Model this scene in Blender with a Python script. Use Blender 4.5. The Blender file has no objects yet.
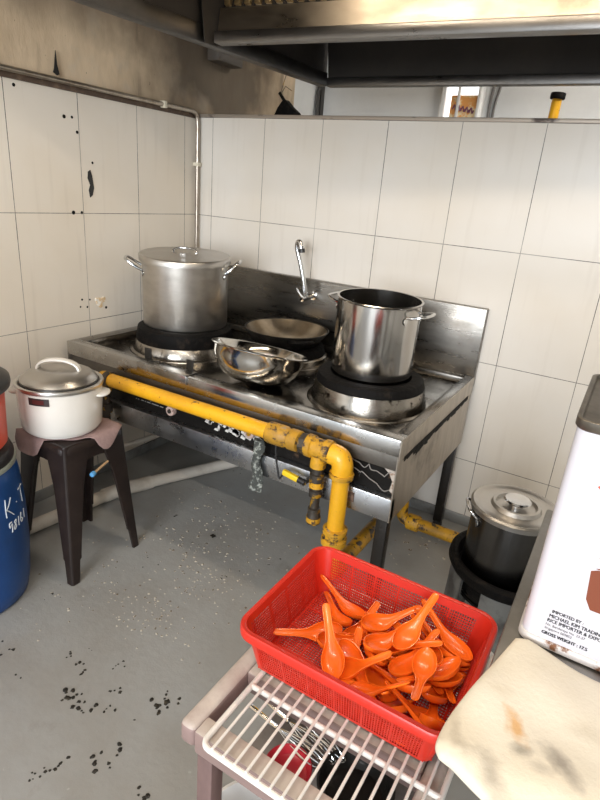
import bpy, bmesh, math, random
from mathutils import Vector, Matrix, Euler
random.seed(7)
C = bpy.context.scene.collection
PI = math.pi
sc = bpy.context.scene

# ---------------------------------------------------------------- materials
def M(name, col, rough=0.5, metal=0.0, var=None, bump=None, stain=None, spec=0.5, coat=0.0, trans=0.0, emit=None,
      stretch=(1, 1, 1), rvar=0.0):
    """var=(scale, colour2, lo, hi) mixes colour2 in through noise; stain=(scale, colour, lo, hi, stretch) lays worn patches on top;
    bump=(scale, strength)."""
    m = bpy.data.materials.new(name); m.use_nodes = True
    nt = m.node_tree; N = nt.nodes; L = nt.links
    b = N['Principled BSDF']
    def c4(c): return (c[0], c[1], c[2], 1)
    b.inputs['Base Color'].default_value = c4(col)
    b.inputs['Roughness'].default_value = rough
    b.inputs['Metallic'].default_value = metal
    b.inputs['Specular IOR Level'].default_value = spec
    b.inputs['Coat Weight'].default_value = coat
    if trans: b.inputs['Transmission Weight'].default_value = trans
    if emit:
        b.inputs['Emission Color'].default_value = c4(emit[0]); b.inputs['Emission Strength'].default_value = emit[1]
    geo = N.new('ShaderNodeNewGeometry')
    def noise(scale, st, detail=5):
        mp = N.new('ShaderNodeMapping'); mp.inputs['Scale'].default_value = st
        L.new(geo.outputs['Position'], mp.inputs['Vector'])
        n = N.new('ShaderNodeTexNoise'); n.inputs['Scale'].default_value = scale; n.inputs['Detail'].default_value = detail
        n.inputs['Roughness'].default_value = 0.65
        L.new(mp.outputs['Vector'], n.inputs['Vector']); return n.outputs['Fac']
    def ramp(fac, lo, hi):
        r = N.new('ShaderNodeMapRange'); r.inputs['From Min'].default_value = lo; r.inputs['From Max'].default_value = hi
        L.new(fac, r.inputs['Value']); return r.outputs['Result']
    cur = None
    def mix(fac, c2):
        nonlocal cur
        x = N.new('ShaderNodeMix'); x.data_type = 'RGBA'
        L.new(fac, x.inputs['Factor'])
        if cur is None: x.inputs['A'].default_value = c4(col)
        else: L.new(cur, x.inputs['A'])
        x.inputs['B'].default_value = c4(c2); cur = x.outputs['Result']
    if var:
        mix(ramp(noise(var[0], stretch), var[2], var[3]), var[1])
    for s in (stain or []):
        mix(ramp(noise(s[0], s[4] if len(s) > 4 else (1, 1, 1), 8), s[2], s[3]), s[1])
    if cur is not None: L.new(cur, b.inputs['Base Color'])
    if rvar:
        r = N.new('ShaderNodeMapRange'); r.inputs['From Min'].default_value = .3; r.inputs['From Max'].default_value = .7
        r.inputs['To Min'].default_value = max(0, rough - rvar); r.inputs['To Max'].default_value = min(1, rough + rvar)
        L.new(noise(14, stretch), r.inputs['Value']); L.new(r.outputs['Result'], b.inputs['Roughness'])
    if bump:
        bp = N.new('ShaderNodeBump'); bp.inputs['Strength'].default_value = bump[1]; bp.inputs['Distance'].default_value = 0.01
        L.new(noise(bump[0], stretch), bp.inputs['Height']); L.new(bp.outputs['Normal'], b.inputs['Normal'])
    return m

def tile_mat(name, axis, off, base, w=0.30, h=0.4445, z0=1.2, dark=(0.05, 0.045, 0.04)):
    """Glazed wall tiles, joints 2-3 mm wide; axis 0: joints run along x, axis 1: along y."""
    m = bpy.data.materials.new(name); m.use_nodes = True
    nt = m.node_tree; N = nt.nodes; L = nt.links; b = N['Principled BSDF']
    b.inputs['Roughness'].default_value = 0.32; b.inputs['Specular IOR Level'].default_value = 0.35
    geo = N.new('ShaderNodeNewGeometry'); sep = N.new('ShaderNodeSeparateXYZ'); L.new(geo.outputs['Position'], sep.inputs[0])
    def mth(op, a, bb=None):
        n = N.new('ShaderNodeMath'); n.operation = op
        for i, v in enumerate((a, bb)):
            if v is None: continue
            if isinstance(v, (int, float)): n.inputs[i].default_value = v
            else: L.new(v, n.inputs[i])
        return n.outputs[0]
    def dist(coord, o, p):
        f = mth('FRACT', mth('DIVIDE', mth('SUBTRACT', coord, o), p))
        return mth('MULTIPLY', mth('MINIMUM', f, mth('SUBTRACT', 1.0, f)), p)
    u = dist(sep.outputs[axis], off, w); v = dist(sep.outputs[2], z0, h)
    nz = N.new('ShaderNodeTexNoise'); nz.inputs['Scale'].default_value = 2.6; L.new(geo.outputs['Position'], nz.inputs['Vector'])
    nf = N.new('ShaderNodeTexNoise'); nf.inputs['Scale'].default_value = 60; L.new(geo.outputs['Position'], nf.inputs['Vector'])
    wid = mth('ADD', 0.0007, mth('MULTIPLY', nf.outputs['Fac'], 0.0012))
    joint = mth('LESS_THAN', mth('MINIMUM', u, v), wid)
    str_ = N.new('ShaderNodeMapRange'); str_.inputs['From Min'].default_value = .35; str_.inputs['From Max'].default_value = .6
    str_.inputs['To Min'].default_value = .45; str_.inputs['To Max'].default_value = 1.0
    L.new(nz.outputs['Fac'], str_.inputs['Value'])
    big = N.new('ShaderNodeTexNoise'); big.inputs['Scale'].default_value = 1.7; big.inputs['Detail'].default_value = 4
    L.new(geo.outputs['Position'], big.inputs['Vector'])
    x0 = N.new('ShaderNodeMix'); x0.data_type = 'RGBA'; x0.inputs['A'].default_value = (*base, 1)
    x0.inputs['B'].default_value = (base[0] * .93, base[1] * .9, base[2] * .85, 1)
    mr = N.new('ShaderNodeMapRange'); mr.inputs['From Min'].default_value = .4; mr.inputs['From Max'].default_value = .68
    L.new(big.outputs['Fac'], mr.inputs['Value']); L.new(mr.outputs['Result'], x0.inputs['Factor'])
    # dirt runs and grease specks
    mp = N.new('ShaderNodeMapping'); mp.inputs['Scale'].default_value = (9, 9, .7); L.new(geo.outputs['Position'], mp.inputs['Vector'])
    st = N.new('ShaderNodeTexNoise'); st.inputs['Scale'].default_value = 3; st.inputs['Detail'].default_value = 6
    L.new(mp.outputs['Vector'], st.inputs['Vector'])
    mr2 = N.new('ShaderNodeMapRange'); mr2.inputs['From Min'].default_value = .56; mr2.inputs['From Max'].default_value = .8
    mr2.inputs['To Max'].default_value = .16
    L.new(st.outputs['Fac'], mr2.inputs['Value'])
    x1 = N.new('ShaderNodeMix'); x1.data_type = 'RGBA'; L.new(x0.outputs['Result'], x1.inputs['A']); x1.inputs['B'].default_value = (.36, .29, .22, 1)
    L.new(mr2.outputs['Result'], x1.inputs['Factor'])
    x2 = N.new('ShaderNodeMix'); x2.data_type = 'RGBA'; L.new(x1.outputs['Result'], x2.inputs['A']); x2.inputs['B'].default_value = (*dark, 1)
    L.new(mth('MULTIPLY', joint, str_.outputs['Result']), x2.inputs['Factor'])
    L.new(x2.outputs['Result'], b.inputs['Base Color'])
    return m

STEEL = (.55, .53, .50)
m_tile_back = tile_mat('wall tiles back', 0, 0.095, (.715, .675, .62))
m_tile_left = tile_mat('wall tiles left', 1, -0.0909, (.79, .73, .645))
m_plaster = M('stained and shaded plaster', (.74, .58, .40), .85, var=(3.2, (.44, .32, .20), .38, .72), stretch=(1, 1, .45),
              stain=[(9, (.16, .11, .075), .56, .80, (1, 1, .16)), (34, (.05, .04, .03), .68, .73), (2.0, (.58, .52, .44), .56, .75)], bump=(18, .25))
def hood_shade(m, cy, cz, ry, rz, col, amt):  # paints a soft dark patch of hood shade into the material colour
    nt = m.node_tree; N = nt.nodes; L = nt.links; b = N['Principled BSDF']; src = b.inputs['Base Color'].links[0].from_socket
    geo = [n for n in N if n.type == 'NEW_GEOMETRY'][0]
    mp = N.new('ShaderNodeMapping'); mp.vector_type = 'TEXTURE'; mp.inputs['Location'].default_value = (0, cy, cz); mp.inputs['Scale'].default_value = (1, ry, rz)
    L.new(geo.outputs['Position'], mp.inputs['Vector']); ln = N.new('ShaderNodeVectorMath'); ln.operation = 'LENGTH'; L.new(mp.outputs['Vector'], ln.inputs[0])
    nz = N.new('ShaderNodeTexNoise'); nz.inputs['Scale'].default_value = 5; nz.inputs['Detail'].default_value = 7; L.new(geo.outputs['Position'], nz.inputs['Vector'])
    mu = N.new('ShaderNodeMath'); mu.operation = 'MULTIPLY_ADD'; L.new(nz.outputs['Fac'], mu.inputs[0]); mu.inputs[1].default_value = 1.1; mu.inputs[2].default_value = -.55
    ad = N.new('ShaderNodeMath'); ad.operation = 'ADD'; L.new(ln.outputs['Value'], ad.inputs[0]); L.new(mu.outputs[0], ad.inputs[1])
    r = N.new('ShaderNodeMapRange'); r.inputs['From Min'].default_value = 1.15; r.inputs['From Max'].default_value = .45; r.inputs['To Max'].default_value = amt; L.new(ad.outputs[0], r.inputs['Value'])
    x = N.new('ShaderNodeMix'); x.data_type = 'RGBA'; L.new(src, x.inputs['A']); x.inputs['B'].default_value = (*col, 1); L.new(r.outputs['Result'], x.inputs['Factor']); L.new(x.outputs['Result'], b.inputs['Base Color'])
hood_shade(m_plaster, .18, 1.90, .62, .42, (.075, .058, .042), .85)  # shade under the hood by the corner, put into the plaster colour
hood_shade(m_plaster, -.55, 2.05, .8, .22, (.11, .08, .055), .7)  # second patch of painted hood shade, higher and nearer the front
m_white_wall = M('white painted wall', (.78, .78, .76), .8, var=(2, (.68, .68, .67), .4, .7))
m_ceil = M('ceiling paint', (.72, .70, .66), .9, var=(1.5, (.64, .62, .58), .4, .7))
m_dark_trim = M('dark stained trim', (.10, .065, .045), .6, var=(20, (.22, .15, .10), .5, .7))
m_cap = M('aluminium cap', (.42, .36, .30), .45, .5, var=(12, (.08, .06, .05), .58, .66), stretch=(.4, 1, 1))
def floor_mat():
    m = M('grey floor paint', (.33, .337, .335), .45, var=(1.6, (.275, .265, .245), .38, .66),
          stain=[(26, (.40, .40, .38), .66, .74), (5, (.20, .185, .165), .60, .82), (90, (.13, .115, .10), .70, .76)], bump=(40, .12), rvar=.1)
    return m
m_floor = floor_mat()
m_base = M('grey skirting paint', (.27, .28, .28), .5, var=(9, (.15, .14, .13), .5, .7))
def steel(name, col=STEEL, rough=.3, stretch=(1, 1, 1), dirt=.0, scale=7, bump=(70, .04)):
    st = [(scale, (.10, .085, .07), .62 - dirt * .2, .9 - dirt * .25)] if dirt > 0 else None
    return M(name, col, rough, 1.0, var=(9, tuple(c * .8 for c in col), .35, .7), stain=st, stretch=stretch, rvar=.09, bump=bump)
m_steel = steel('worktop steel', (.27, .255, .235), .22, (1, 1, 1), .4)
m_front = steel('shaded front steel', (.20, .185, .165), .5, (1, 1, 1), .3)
m_steel_rim = steel('rim steel', (.52, .51, .49), .24, (1, 1, 1), .12, 5, (70, .012))
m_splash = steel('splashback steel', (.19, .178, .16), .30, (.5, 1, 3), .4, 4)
m_side = steel('greasy side steel', (.52, .47, .41), .42, (3, 3, .6), .35, 5)
m_rail = steel('front rail steel', (.55, .56, .58), .30, (1, 1, 1), .3)
m_pot_al = M('scratched aluminium pot', (.55, .52, .48), .38, 1.0, var=(6, (.42, .39, .35), .35, .7), stretch=(1, 1, 2.5),
             stain=[(4, (.36, .25, .14), .66, .85, (1, 1, 1.4))], rvar=.07, bump=(90, .03))
m_pot_ss = M('polished steel pot', (.55, .53, .50), .17, 1.0, var=(30, (.50, .48, .46), .4, .6), stretch=(1, 1, .1), rvar=.03)
m_pot_dk = M('steel pot walls', (.15, .148, .145), .26, 1.0, var=(8, (.09, .085, .08), .4, .7), stretch=(1, 1, .3))
m_lid_al = M('brushed lid', (.50, .48, .45), .33, 1.0, rvar=.05, var=(20, (.48, .45, .42), .4, .7))
m_bowl = M('polished bowl', (.62, .60, .56), .13, 1.0, rvar=.03, var=(12, (.52, .50, .46), .4, .7))
m_chrome = M('chrome', (.66, .66, .66), .10, 1.0)
m_soot = M('sooty cast iron', (.0045, .004, .0038), .6, 0.0, spec=.12, var=(26, (.026, .019, .014), .55, .75), bump=(60, .5))
m_soot_s = M('blackened sheet', (.028, .025, .022), .34, .55, var=(14, (.09, .08, .07), .58, .75), bump=(50, .25))
m_skirt = M('burnt burner skirt', (.36, .335, .30), .22, 1.0, var=(5, (.22, .19, .155), .4, .65), stain=[(24, (.03, .025, .02), .58, .66), (7, (.22, .12, .05), .64, .8)], bump=(40, .1))
m_panel = M('black burnt control panel', (.007, .006, .0055), .42, .0, stain=[(22, (.50, .48, .45), .66, .68, (1, 1, 1.4)), (13, (.12, .07, .04), .64, .70)], bump=(30, .3), spec=.25)
m_yellow = M('chipped yellow gas paint', (.82, .42, .012), .36, var=(7, (.68, .32, .01), .45, .7),
             stain=[(34, (.055, .035, .022), .63, .665), (110, (.09, .06, .04), .68, .73)], bump=(45, .18), coat=.2)
m_yellow_d = M('grimy yellow paint', (.66, .34, .015), .45, var=(9, (.36, .19, .02), .4, .65),
             stain=[(30, (.05, .032, .022), .53, .60), (12, (.30, .28, .25), .64, .70)], bump=(45, .3))
m_iron = M('grimy iron fitting', (.07, .06, .05), .5, .6, stain=[(30, (.50, .27, .02), .54, .60), (18, (.30, .29, .27), .64, .70)], bump=(45, .3))
m_pvc = M('white drain pipe', (.66, .61, .54), .45, var=(8, (.46, .40, .33), .5, .75))
m_white_enamel = M('white enamel', (.80, .77, .72), .20, coat=.35, var=(5, (.76, .72, .66), .4, .7))
m_black_pl = M('black plastic', (.016, .015, .015), .38)
m_brown_pl = M('dark brown plastic', (.017, .0105, .009), .44, spec=.35, var=(12, (.030, .020, .017), .45, .75))
m_blue = M('blue drum plastic', (.006, .060, .235), .36, var=(5, (.004, .045, .18), .4, .7))
m_red_pl = M('red plastic', (.58, .024, .011), .33)
m_redtub = M('faded red plastic tub', (.66, .09, .045), .40)
m_orange = M('orange melamine', (.94, .165, .012), .26, coat=.25)
m_cloth_p = M('pinkish cloth', (.36, .25, .24), .95, var=(14, (.27, .18, .17), .4, .7), bump=(160, .4))
m_conduit = M('steel conduit', (.46, .41, .35), .33, 1.0, var=(20, (.30, .25, .20), .45, .7))
m_clip = M('ivory clip', (.72, .66, .52), .5)
m_hood = steel('greasy hood steel', (.42, .36, .29), .36, (.4, 1, 1), .35, 3)
m_hood_sd = steel('sooty hood frame', (.13, .125, .12), .42, (.4, 1, 1), .3, 4)
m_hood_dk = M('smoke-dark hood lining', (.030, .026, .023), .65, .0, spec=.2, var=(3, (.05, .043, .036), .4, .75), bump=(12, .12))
m_hood_ed = steel('hood edge steel', (.25, .24, .23), .34, (.4, 1, 1), .25, 4)
m_filter = M('oily filter slats', (.50, .38, .20), .38, .9, var=(10, (.32, .22, .11), .4, .7))
m_rack = M('white coated wire', (.74, .72, .68), .35, var=(20, (.70, .66, .58), .55, .75))
m_bench = M('worn pink-grey bench paint', (.52, .46, .41), .55, var=(10, (.38, .30, .27), .42, .68),
            stain=[(24, (.20, .11, .09), .66, .74), (6, (.70, .65, .58), .58, .75)], bump=(40, .15))
def worn_top(m, col):
    nt = m.node_tree; N = nt.nodes; L = nt.links; b = N['Principled BSDF']; src = b.inputs['Base Color'].links[0].from_socket
    geo = [n for n in N if n.type == 'NEW_GEOMETRY'][0]; sp = N.new('ShaderNodeSeparateXYZ'); L.new(geo.outputs['True Normal'], sp.inputs[0])
    nz = N.new('ShaderNodeTexNoise'); nz.inputs['Scale'].default_value = 16; nz.inputs['Detail'].default_value = 6; L.new(geo.outputs['Position'], nz.inputs['Vector'])
    ad = N.new('ShaderNodeMath'); ad.operation = 'MULTIPLY_ADD'; L.new(nz.outputs['Fac'], ad.inputs[0]); ad.inputs[1].default_value = .5; L.new(sp.outputs[2], ad.inputs[2])
    r = N.new('ShaderNodeMapRange'); r.inputs['From Min'].default_value = .55; r.inputs['From Max'].default_value = .95; L.new(ad.outputs[0], r.inputs['Value'])
    x = N.new('ShaderNodeMix'); x.data_type = 'RGBA'; x.inputs['A'].default_value = (*col, 1); L.new(src, x.inputs['B']); L.new(r.outputs['Result'], x.inputs['Factor']); L.new(x.outputs['Result'], b.inputs['Base Color'])
worn_top(m_bench, (.27, .185, .17))
m_bench_leg = M('mauve bench leg paint', (.20, .125, .115), .6, var=(12, (.12, .075, .07), .4, .7), stretch=(1, 1, .4))
m_table = steel('dull worktable steel', (.30, .29, .275), .42, (1, 1, 1), .3)
m_tin = M('white tin lacquer', (.62, .61, .665), .32, coat=.1, var=(4, (.59, .58, .63), .4, .7))
m_tin_top = M('tin plate lid', (.20, .18, .15), .4, .8, var=(14, (.10, .085, .07), .4, .7))
m_tin_rust = M('rusty tin seam', (.62, .58, .56), .5, .3, stain=[(22, (.16, .06, .02), .53, .60)])
m_ink = M('black print', (.02, .02, .025), .6)
m_ink_b = M('brown print', (.19, .045, .018), .5)
m_ink_r = M('red print', (.62, .09, .04), .5)
m_chalk = M('pale paint marker', (.62, .68, .74), .7)
m_far_light = M('lamp tube', (1, 1, 1), .4, emit=((1.0, .90, .76), 9.0))
m_hood_light = M('hood lamp tube', (1, 1, 1), .4, emit=((1.0, .84, .62), 4.0))
m_lamp_body = M('white lamp body', (.75, .74, .70), .5)
def towel_mat():
    m = M('cream towel', (.77, .70, .575), .95, var=(9, (.73, .65, .51), .4, .7), bump=(150, .16))
    nt = m.node_tree; N = nt.nodes; L = nt.links; b = N['Principled BSDF']
    src = b.inputs['Base Color'].links[0].from_socket
    geo = [n for n in N if n.type == 'NEW_GEOMETRY'][0]
    def spot(cx, cy, rx, ry, ang, col, lo, hi, amt):
        nonlocal src
        mp = N.new('ShaderNodeMapping'); mp.vector_type = 'TEXTURE'
        mp.inputs['Location'].default_value = (cx, cy, .82); mp.inputs['Rotation'].default_value = (0, 0, ang); mp.inputs['Scale'].default_value = (rx, ry, .5)
        L.new(geo.outputs['Position'], mp.inputs['Vector'])
        ln = N.new('ShaderNodeVectorMath'); ln.operation = 'LENGTH'; L.new(mp.outputs['Vector'], ln.inputs[0])
        nz = N.new('ShaderNodeTexNoise'); nz.inputs['Scale'].default_value = 70; nz.inputs['Detail'].default_value = 6; L.new(geo.outputs['Position'], nz.inputs['Vector'])
        ad = N.new('ShaderNodeMath'); ad.operation = 'ADD'; L.new(ln.outputs['Value'], ad.inputs[0])
        mu = N.new('ShaderNodeMath'); mu.operation = 'MULTIPLY_ADD'; L.new(nz.outputs['Fac'], mu.inputs[0]); mu.inputs[1].default_value = 1.2; mu.inputs[2].default_value = -.6
        L.new(mu.outputs[0], ad.inputs[1])
        r = N.new('ShaderNodeMapRange'); r.inputs['From Min'].default_value = hi; r.inputs['From Max'].default_value = lo; r.inputs['To Max'].default_value = amt
        L.new(ad.outputs[0], r.inputs['Value'])
        x = N.new('ShaderNodeMix'); x.data_type = 'RGBA'; L.new(src, x.inputs['A']); x.inputs['B'].default_value = (*col, 1); L.new(r.outputs['Result'], x.inputs['Factor'])
        src = x.outputs['Result']
    for s in TOWEL_SPOTS: spot(*s)
    L.new(src, b.inputs['Base Color'])
    return m

# ---------------------------------------------------------------- mesh builder
OFF = {}
class MB:
    def __init__(s): s.v = []; s.f = []
    def add(s, vs, fs):
        k = len(s.v); s.v += [Vector(v) for v in vs]; s.f += [[i + k for i in f] for f in fs]; return s
    def box(s, x0, x1, y0, y1, z0, z1):
        return s.add([(x0, y0, z0), (x1, y0, z0), (x1, y1, z0), (x0, y1, z0), (x0, y0, z1), (x1, y0, z1), (x1, y1, z1), (x0, y1, z1)],
                     [(3, 2, 1, 0), (4, 5, 6, 7), (0, 1, 5, 4), (1, 2, 6, 5), (2, 3, 7, 6), (3, 0, 4, 7)])
    def bar(s, p, q, w, h, up=(0, 0, 1)):
        p = Vector(p); q = Vector(q); d = (q - p).normalized(); a = d.cross(Vector(up)).normalized(); b = a.cross(d)
        vs = []
        for e in (p, q):
            for i, j in ((-1, -1), (1, -1), (1, 1), (-1, 1)): vs.append(e + a * (i * w / 2) + b * (j * h / 2))
        return s.add(vs, [(0, 1, 2, 3), (7, 6, 5, 4), (0, 4, 5, 1), (1, 5, 6, 2), (2, 6, 7, 3), (3, 7, 4, 0)])
    def loft(s, rings, caps=(True, True), closed=True, loop=False):
        n = len(rings[0]); vs = [v for r in rings for v in r]; fs = []
        m = len(rings)
        for k in range(m if loop else m - 1):
            k2 = (k + 1) % m
            for i in range(n if closed else n - 1):
                j = (i + 1) % n
                fs.append((k * n + i, k * n + j, k2 * n + j, k2 * n + i))
        if not loop:
            if caps[0]: fs.append(tuple(reversed(range(n))))
            if caps[1]: fs.append(tuple((m - 1) * n + i for i in range(n)))
        return s.add(vs, fs)
    def tube(s, pts, r, n=10, loop=False, caps=True):
        P = [Vector(p) for p in pts]; m = len(P); rings = []; prev = None
        for i in range(m):
            if loop: t = (P[(i + 1) % m] - P[i - 1])
            else: t = P[min(i + 1, m - 1)] - P[max(i - 1, 0)]
            t.normalize()
            if prev is None:
                a = t.orthogonal().normalized()
            else:
                a = (prev - t * prev.dot(t)).normalized()
            prev = a; b = t.cross(a); rr = r[i] if isinstance(r, (list, tuple)) else r
            rings.append([P[i] + a * (rr * math.cos(2 * PI * k / n)) + b * (rr * math.sin(2 * PI * k / n)) for k in range(n)])
        return s.loft(rings, (caps, caps), True, loop)
    def cyl(s, p, q, r, r1=None, n=24): return s.tube([p, q], [r, r if r1 is None else r1], n)
    def lathe(s, prof, cx=0, cy=0, n=56, z=0, axis=None, loop=False):
        """prof: list of (r, z) from start to end; closed to the axis where r == 0; axis=(origin, direction) to lay it over."""
        rings = []
        for r, h in prof:
            rr = max(r, 1e-5); rings.append([Vector((rr * math.cos(2 * PI * k / n), rr * math.sin(2 * PI * k / n), h)) for k in range(n)])
        if axis:
            o = Vector(axis[0]); q = Vector((0, 0, 1)).rotation_difference(Vector(axis[1]).normalized())
            rings = [[o + q @ v for v in r] for r in rings]
        else:
            rings = [[v + Vector((cx, cy, z)) for v in r] for r in rings]
        return s.loft(rings, (prof[0][0] > 1e-4 and not loop, prof[-1][0] > 1e-4 and not loop), True, loop)
    def prism(s, poly, vec):
        vec = Vector(vec); a = [Vector(p) for p in poly]; return s.loft([a, [p + vec for p in a]])
    def xf(s, mat): s.v = [mat @ v for v in s.v]; return s
    def build(s, name, mat, parent=None, bevel=0, seg=2, smooth=True, angle=35, local=False):
        off = Vector((0, 0, 0)) if (local or parent is None) else OFF.get(parent.name, Vector((0, 0, 0)))
        me = bpy.data.meshes.new(name); bm = bmesh.new()
        vv = [bm.verts.new(v - off) for v in s.v]
        for f in s.f:
            try: bm.faces.new([vv[i] for i in f])
            except ValueError: pass
        bmesh.ops.remove_doubles(bm, verts=bm.verts, dist=1e-5)
        bmesh.ops.dissolve_degenerate(bm, edges=bm.edges, dist=1e-6)
        bmesh.ops.recalc_face_normals(bm, faces=bm.faces)
        if bevel:
            ed = [e for e in bm.edges if len(e.link_faces) == 2 and e.calc_face_angle(0) > math.radians(40)]
            bmesh.ops.bevel(bm, geom=ed, offset=bevel, segments=seg, profile=.5, affect='EDGES', clamp_overlap=True)
        bm.to_mesh(me); bm.free()
        if smooth:
            me.shade_smooth(); me.set_sharp_from_angle(angle=math.radians(angle))
        if mat: me.materials.append(mat)
        o = bpy.data.objects.new(name, me); C.objects.link(o)
        if parent: o.parent = parent
        OFF[o.name] = off
        return o

def tag(o, label, cat, group=None, kind=None):
    o['label'] = label; o['category'] = cat
    if group: o['group'] = group
    if kind: o['kind'] = kind
    return o
def thing(name, loc, label, cat, group=None, rot=None):
    o = bpy.data.objects.new(name, None); C.objects.link(o); o.location = loc; o.empty_display_size = .05
    if rot is not None: o.rotation_euler = rot
    OFF[o.name] = Vector(loc)
    return tag(o, label, cat, group)
def struct(o): o['kind'] = 'structure'; return o
def rrect(cx, cy, w, d, r, z, n=6):
    out = []
    for (sx, sy, a0) in ((1, 1, 0), (-1, 1, PI / 2), (-1, -1, PI), (1, -1, 1.5 * PI)):
        for k in range(n + 1):
            a = a0 + PI / 2 * k / n
            out.append(Vector((cx + sx * (w / 2 - r) + r * math.cos(a), cy + sy * (d / 2 - r) + r * math.sin(a), z)))
    return out
def catmull(pts, k=6):
    P = [Vector(p) for p in pts]; out = []
    for i in range(len(P) - 1):
        p0 = P[max(i - 1, 0)]; p1 = P[i]; p2 = P[i + 1]; p3 = P[min(i + 2, len(P) - 1)]
        for j in range(k):
            t = j / k
            out.append(.5 * ((2 * p1) + (p2 - p0) * t + (2 * p0 - 5 * p1 + 4 * p2 - p3) * t * t + (3 * p1 - p0 - 3 * p2 + p3) * t ** 3))
    out.append(P[-1]); return out
def rotz(v, a): return Vector((v[0] * math.cos(a) - v[1] * math.sin(a), v[0] * math.sin(a) + v[1] * math.cos(a), v[2]))
FLOOR_SPOTS = [(0.806, -1.495, 4, 0.02, 0.008), (0.879, -1.489, 4, 0.02, 0.009), (0.901, -1.513, 4, 0.018, 0.007), (0.941, -1.575, 9, 0.035, 0.01), (0.994, -1.581, 12, 0.035, 0.01), (0.963, -1.428, 5, 0.02, 0.006), (1.026, -1.495, 5, 0.018, 0.008), (1.06, -1.55, 5, 0.02, 0.006), (1.159, -1.458, 9, 0.026, 0.013), (1.195, -1.417, 3, 0.012, 0.009), (1.147, -1.423, 2, 0.01, 0.007), (1.152, -1.661, 7, 0.028, 0.01), (1.168, -1.605, 4, 0.012, 0.009), (1.086, -1.694, 2, 0.005, 0.008), (1.072, -1.734, 5, 0.02, 0.007), (1.046, -1.765, 6, 0.025, 0.006), (1.294, -1.661, 6, 0.02, 0.01), (1.136, -1.534, 2, 0.006, 0.006), (0.544, -0.742, 2, 0.008, 0.01), (0.769, -0.753, 3, 0.012, 0.012), (0.851, -1.433, 2, 0.01, 0.005), (0.561, -1.367, 3, 0.03, 0.006), (0.638, -1.587, 4, 0.03, 0.008), (1.17, -1.642, 3, 0.02, 0.005), (0.78, -1.624, 2, 0.03, 0.005), (0.765, -0.835, 3, 0.03, 0.006), (0.489, -0.247, 5, 0.05, 0.007), (0.677, -1.021, 3, 0.05, 0.005), (0.973, -0.908, 4, 0.05, 0.005), (1.042, -0.744, 5, 0.05, 0.006), (1.493, -1.511, 3, 0.015, 0.008)]
FLOOR_CRUMBS = [(0.898, -1.0, 110, 0.07, 0.07, 0.0035), (0.928, -1.254, 80, 0.07, 0.05, 0.0035), (0.733, -0.859, 110, 0.13, 0.1, 0.005), (0.952, -0.647, 90, 0.14, 0.12, 0.005), (0.589, -1.088, 50, 0.13, 0.1, 0.004), (1.07, -1.003, 40, 0.1, 0.1, 0.004), (0.595, -1.354, 30, 0.12, 0.1, 0.004), (0.639, -0.553, 70, 0.12, 0.1, 0.005), (0.844, -1.231, 60, 0.12, 0.05, 0.004), (1.491, -0.276, 40, 0.1, 0.1, 0.006)]
CAM_R =  [(0.851946, 0.517798, 0.077928), (-0.24737, 0.266821, 0.931458), (-0.461515, 0.812829, -0.355405)]
CAM_C = Vector( (1.99103, -2.28308, 1.36532) )
CAM_F = 555.387
EXPOSURE = 0.15
# ---------------------------------------------------------------- the room
struct(MB().box(-.1, 3.7, -5.2, 1.3, -.1, 0).build('floor', m_floor))
struct(MB().box(-.1, 3.7, -5.2, 1.3, 2.75, 2.85).build('ceiling', m_ceil))
struct(MB().box(-.1, 0, -5.2, 0, 0, 1.655).build('wall_left', m_tile_left))
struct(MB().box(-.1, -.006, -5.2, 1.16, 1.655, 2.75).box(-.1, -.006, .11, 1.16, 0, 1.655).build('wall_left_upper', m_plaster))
struct(MB().box(-.1, 3.6, 0, .11, 0, 1.645).build('wall_back', m_tile_back))
struct(MB().box(0, 3.6, -.006, .116, 1.645, 1.659).build('trim_1', m_cap, bevel=.002))
struct(MB().box(0, .006, -5.2, -.01, 1.637, 1.660).build('trim_2', m_dark_trim, bevel=.001))
struct(MB().box(-.1, -.004, .86, 1.16, 1.655, 2.75).build('wall_left_far', m_white_wall))
struct(MB().box(-.1, 3.7, 1.16, 1.26, 0, 2.75).build('wall_far', m_white_wall))
struct(MB().box(3.6, 3.7, -5.2, 1.16, 0, 2.75).build('wall_right', m_white_wall))
struct(MB().box(0, .012, -5.2, 0, 0, .05).build('baseboard_left', m_base, bevel=.003))
struct(MB().box(.012, 3.6, -.012, 0, 0, .05).build('baseboard_back', m_base, bevel=.003))
# far room window, seen over the half wall
w = struct(MB().box(.80, .83, 1.12, 1.16, 1.72, 2.2).box(1.01, 1.04, 1.12, 1.16, 1.72, 2.2).box(.80, 1.04, 1.12, 1.16, 1.69, 1.72).box(.80, 1.04, 1.12, 1.16, 2.2, 2.23)
           .box(.895, .91, 1.125, 1.16, 1.72, 2.2).build('window_1', M('white window frame', (.80, .79, .76), .4), bevel=.002))
MB().box(.83, 1.01, 1.150, 1.157, 1.72, 2.2).build('window_pane', M('daylit window glass', (.8, .8, .8), .2, emit=((.93, .96, 1.0), 1.6)), w)
p = MB().box(.86, 1.005, 1.138, 1.146, 1.76, 1.915).build('poster', M('orange poster', (.80, .36, .10), .5, var=(24, (.82, .66, .40), .5, .56)))
tag(p, 'orange poster leaning in the bright window beyond the half wall', 'poster')
sw = MB()
for i in range(5): sw.tube(catmull([(.875 + .024 * i, 1.136, 1.845 - .004 * i), (.885 + .024 * i, 1.136, 1.868 - .004 * i), (.893 + .024 * i, 1.136, 1.842 - .004 * i), (.90 + .024 * i, 1.136, 1.856 - .004 * i)], 4), .004, 6)
sw.build('lettering', M('purple print', (.20, .06, .10), .5), p)
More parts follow.
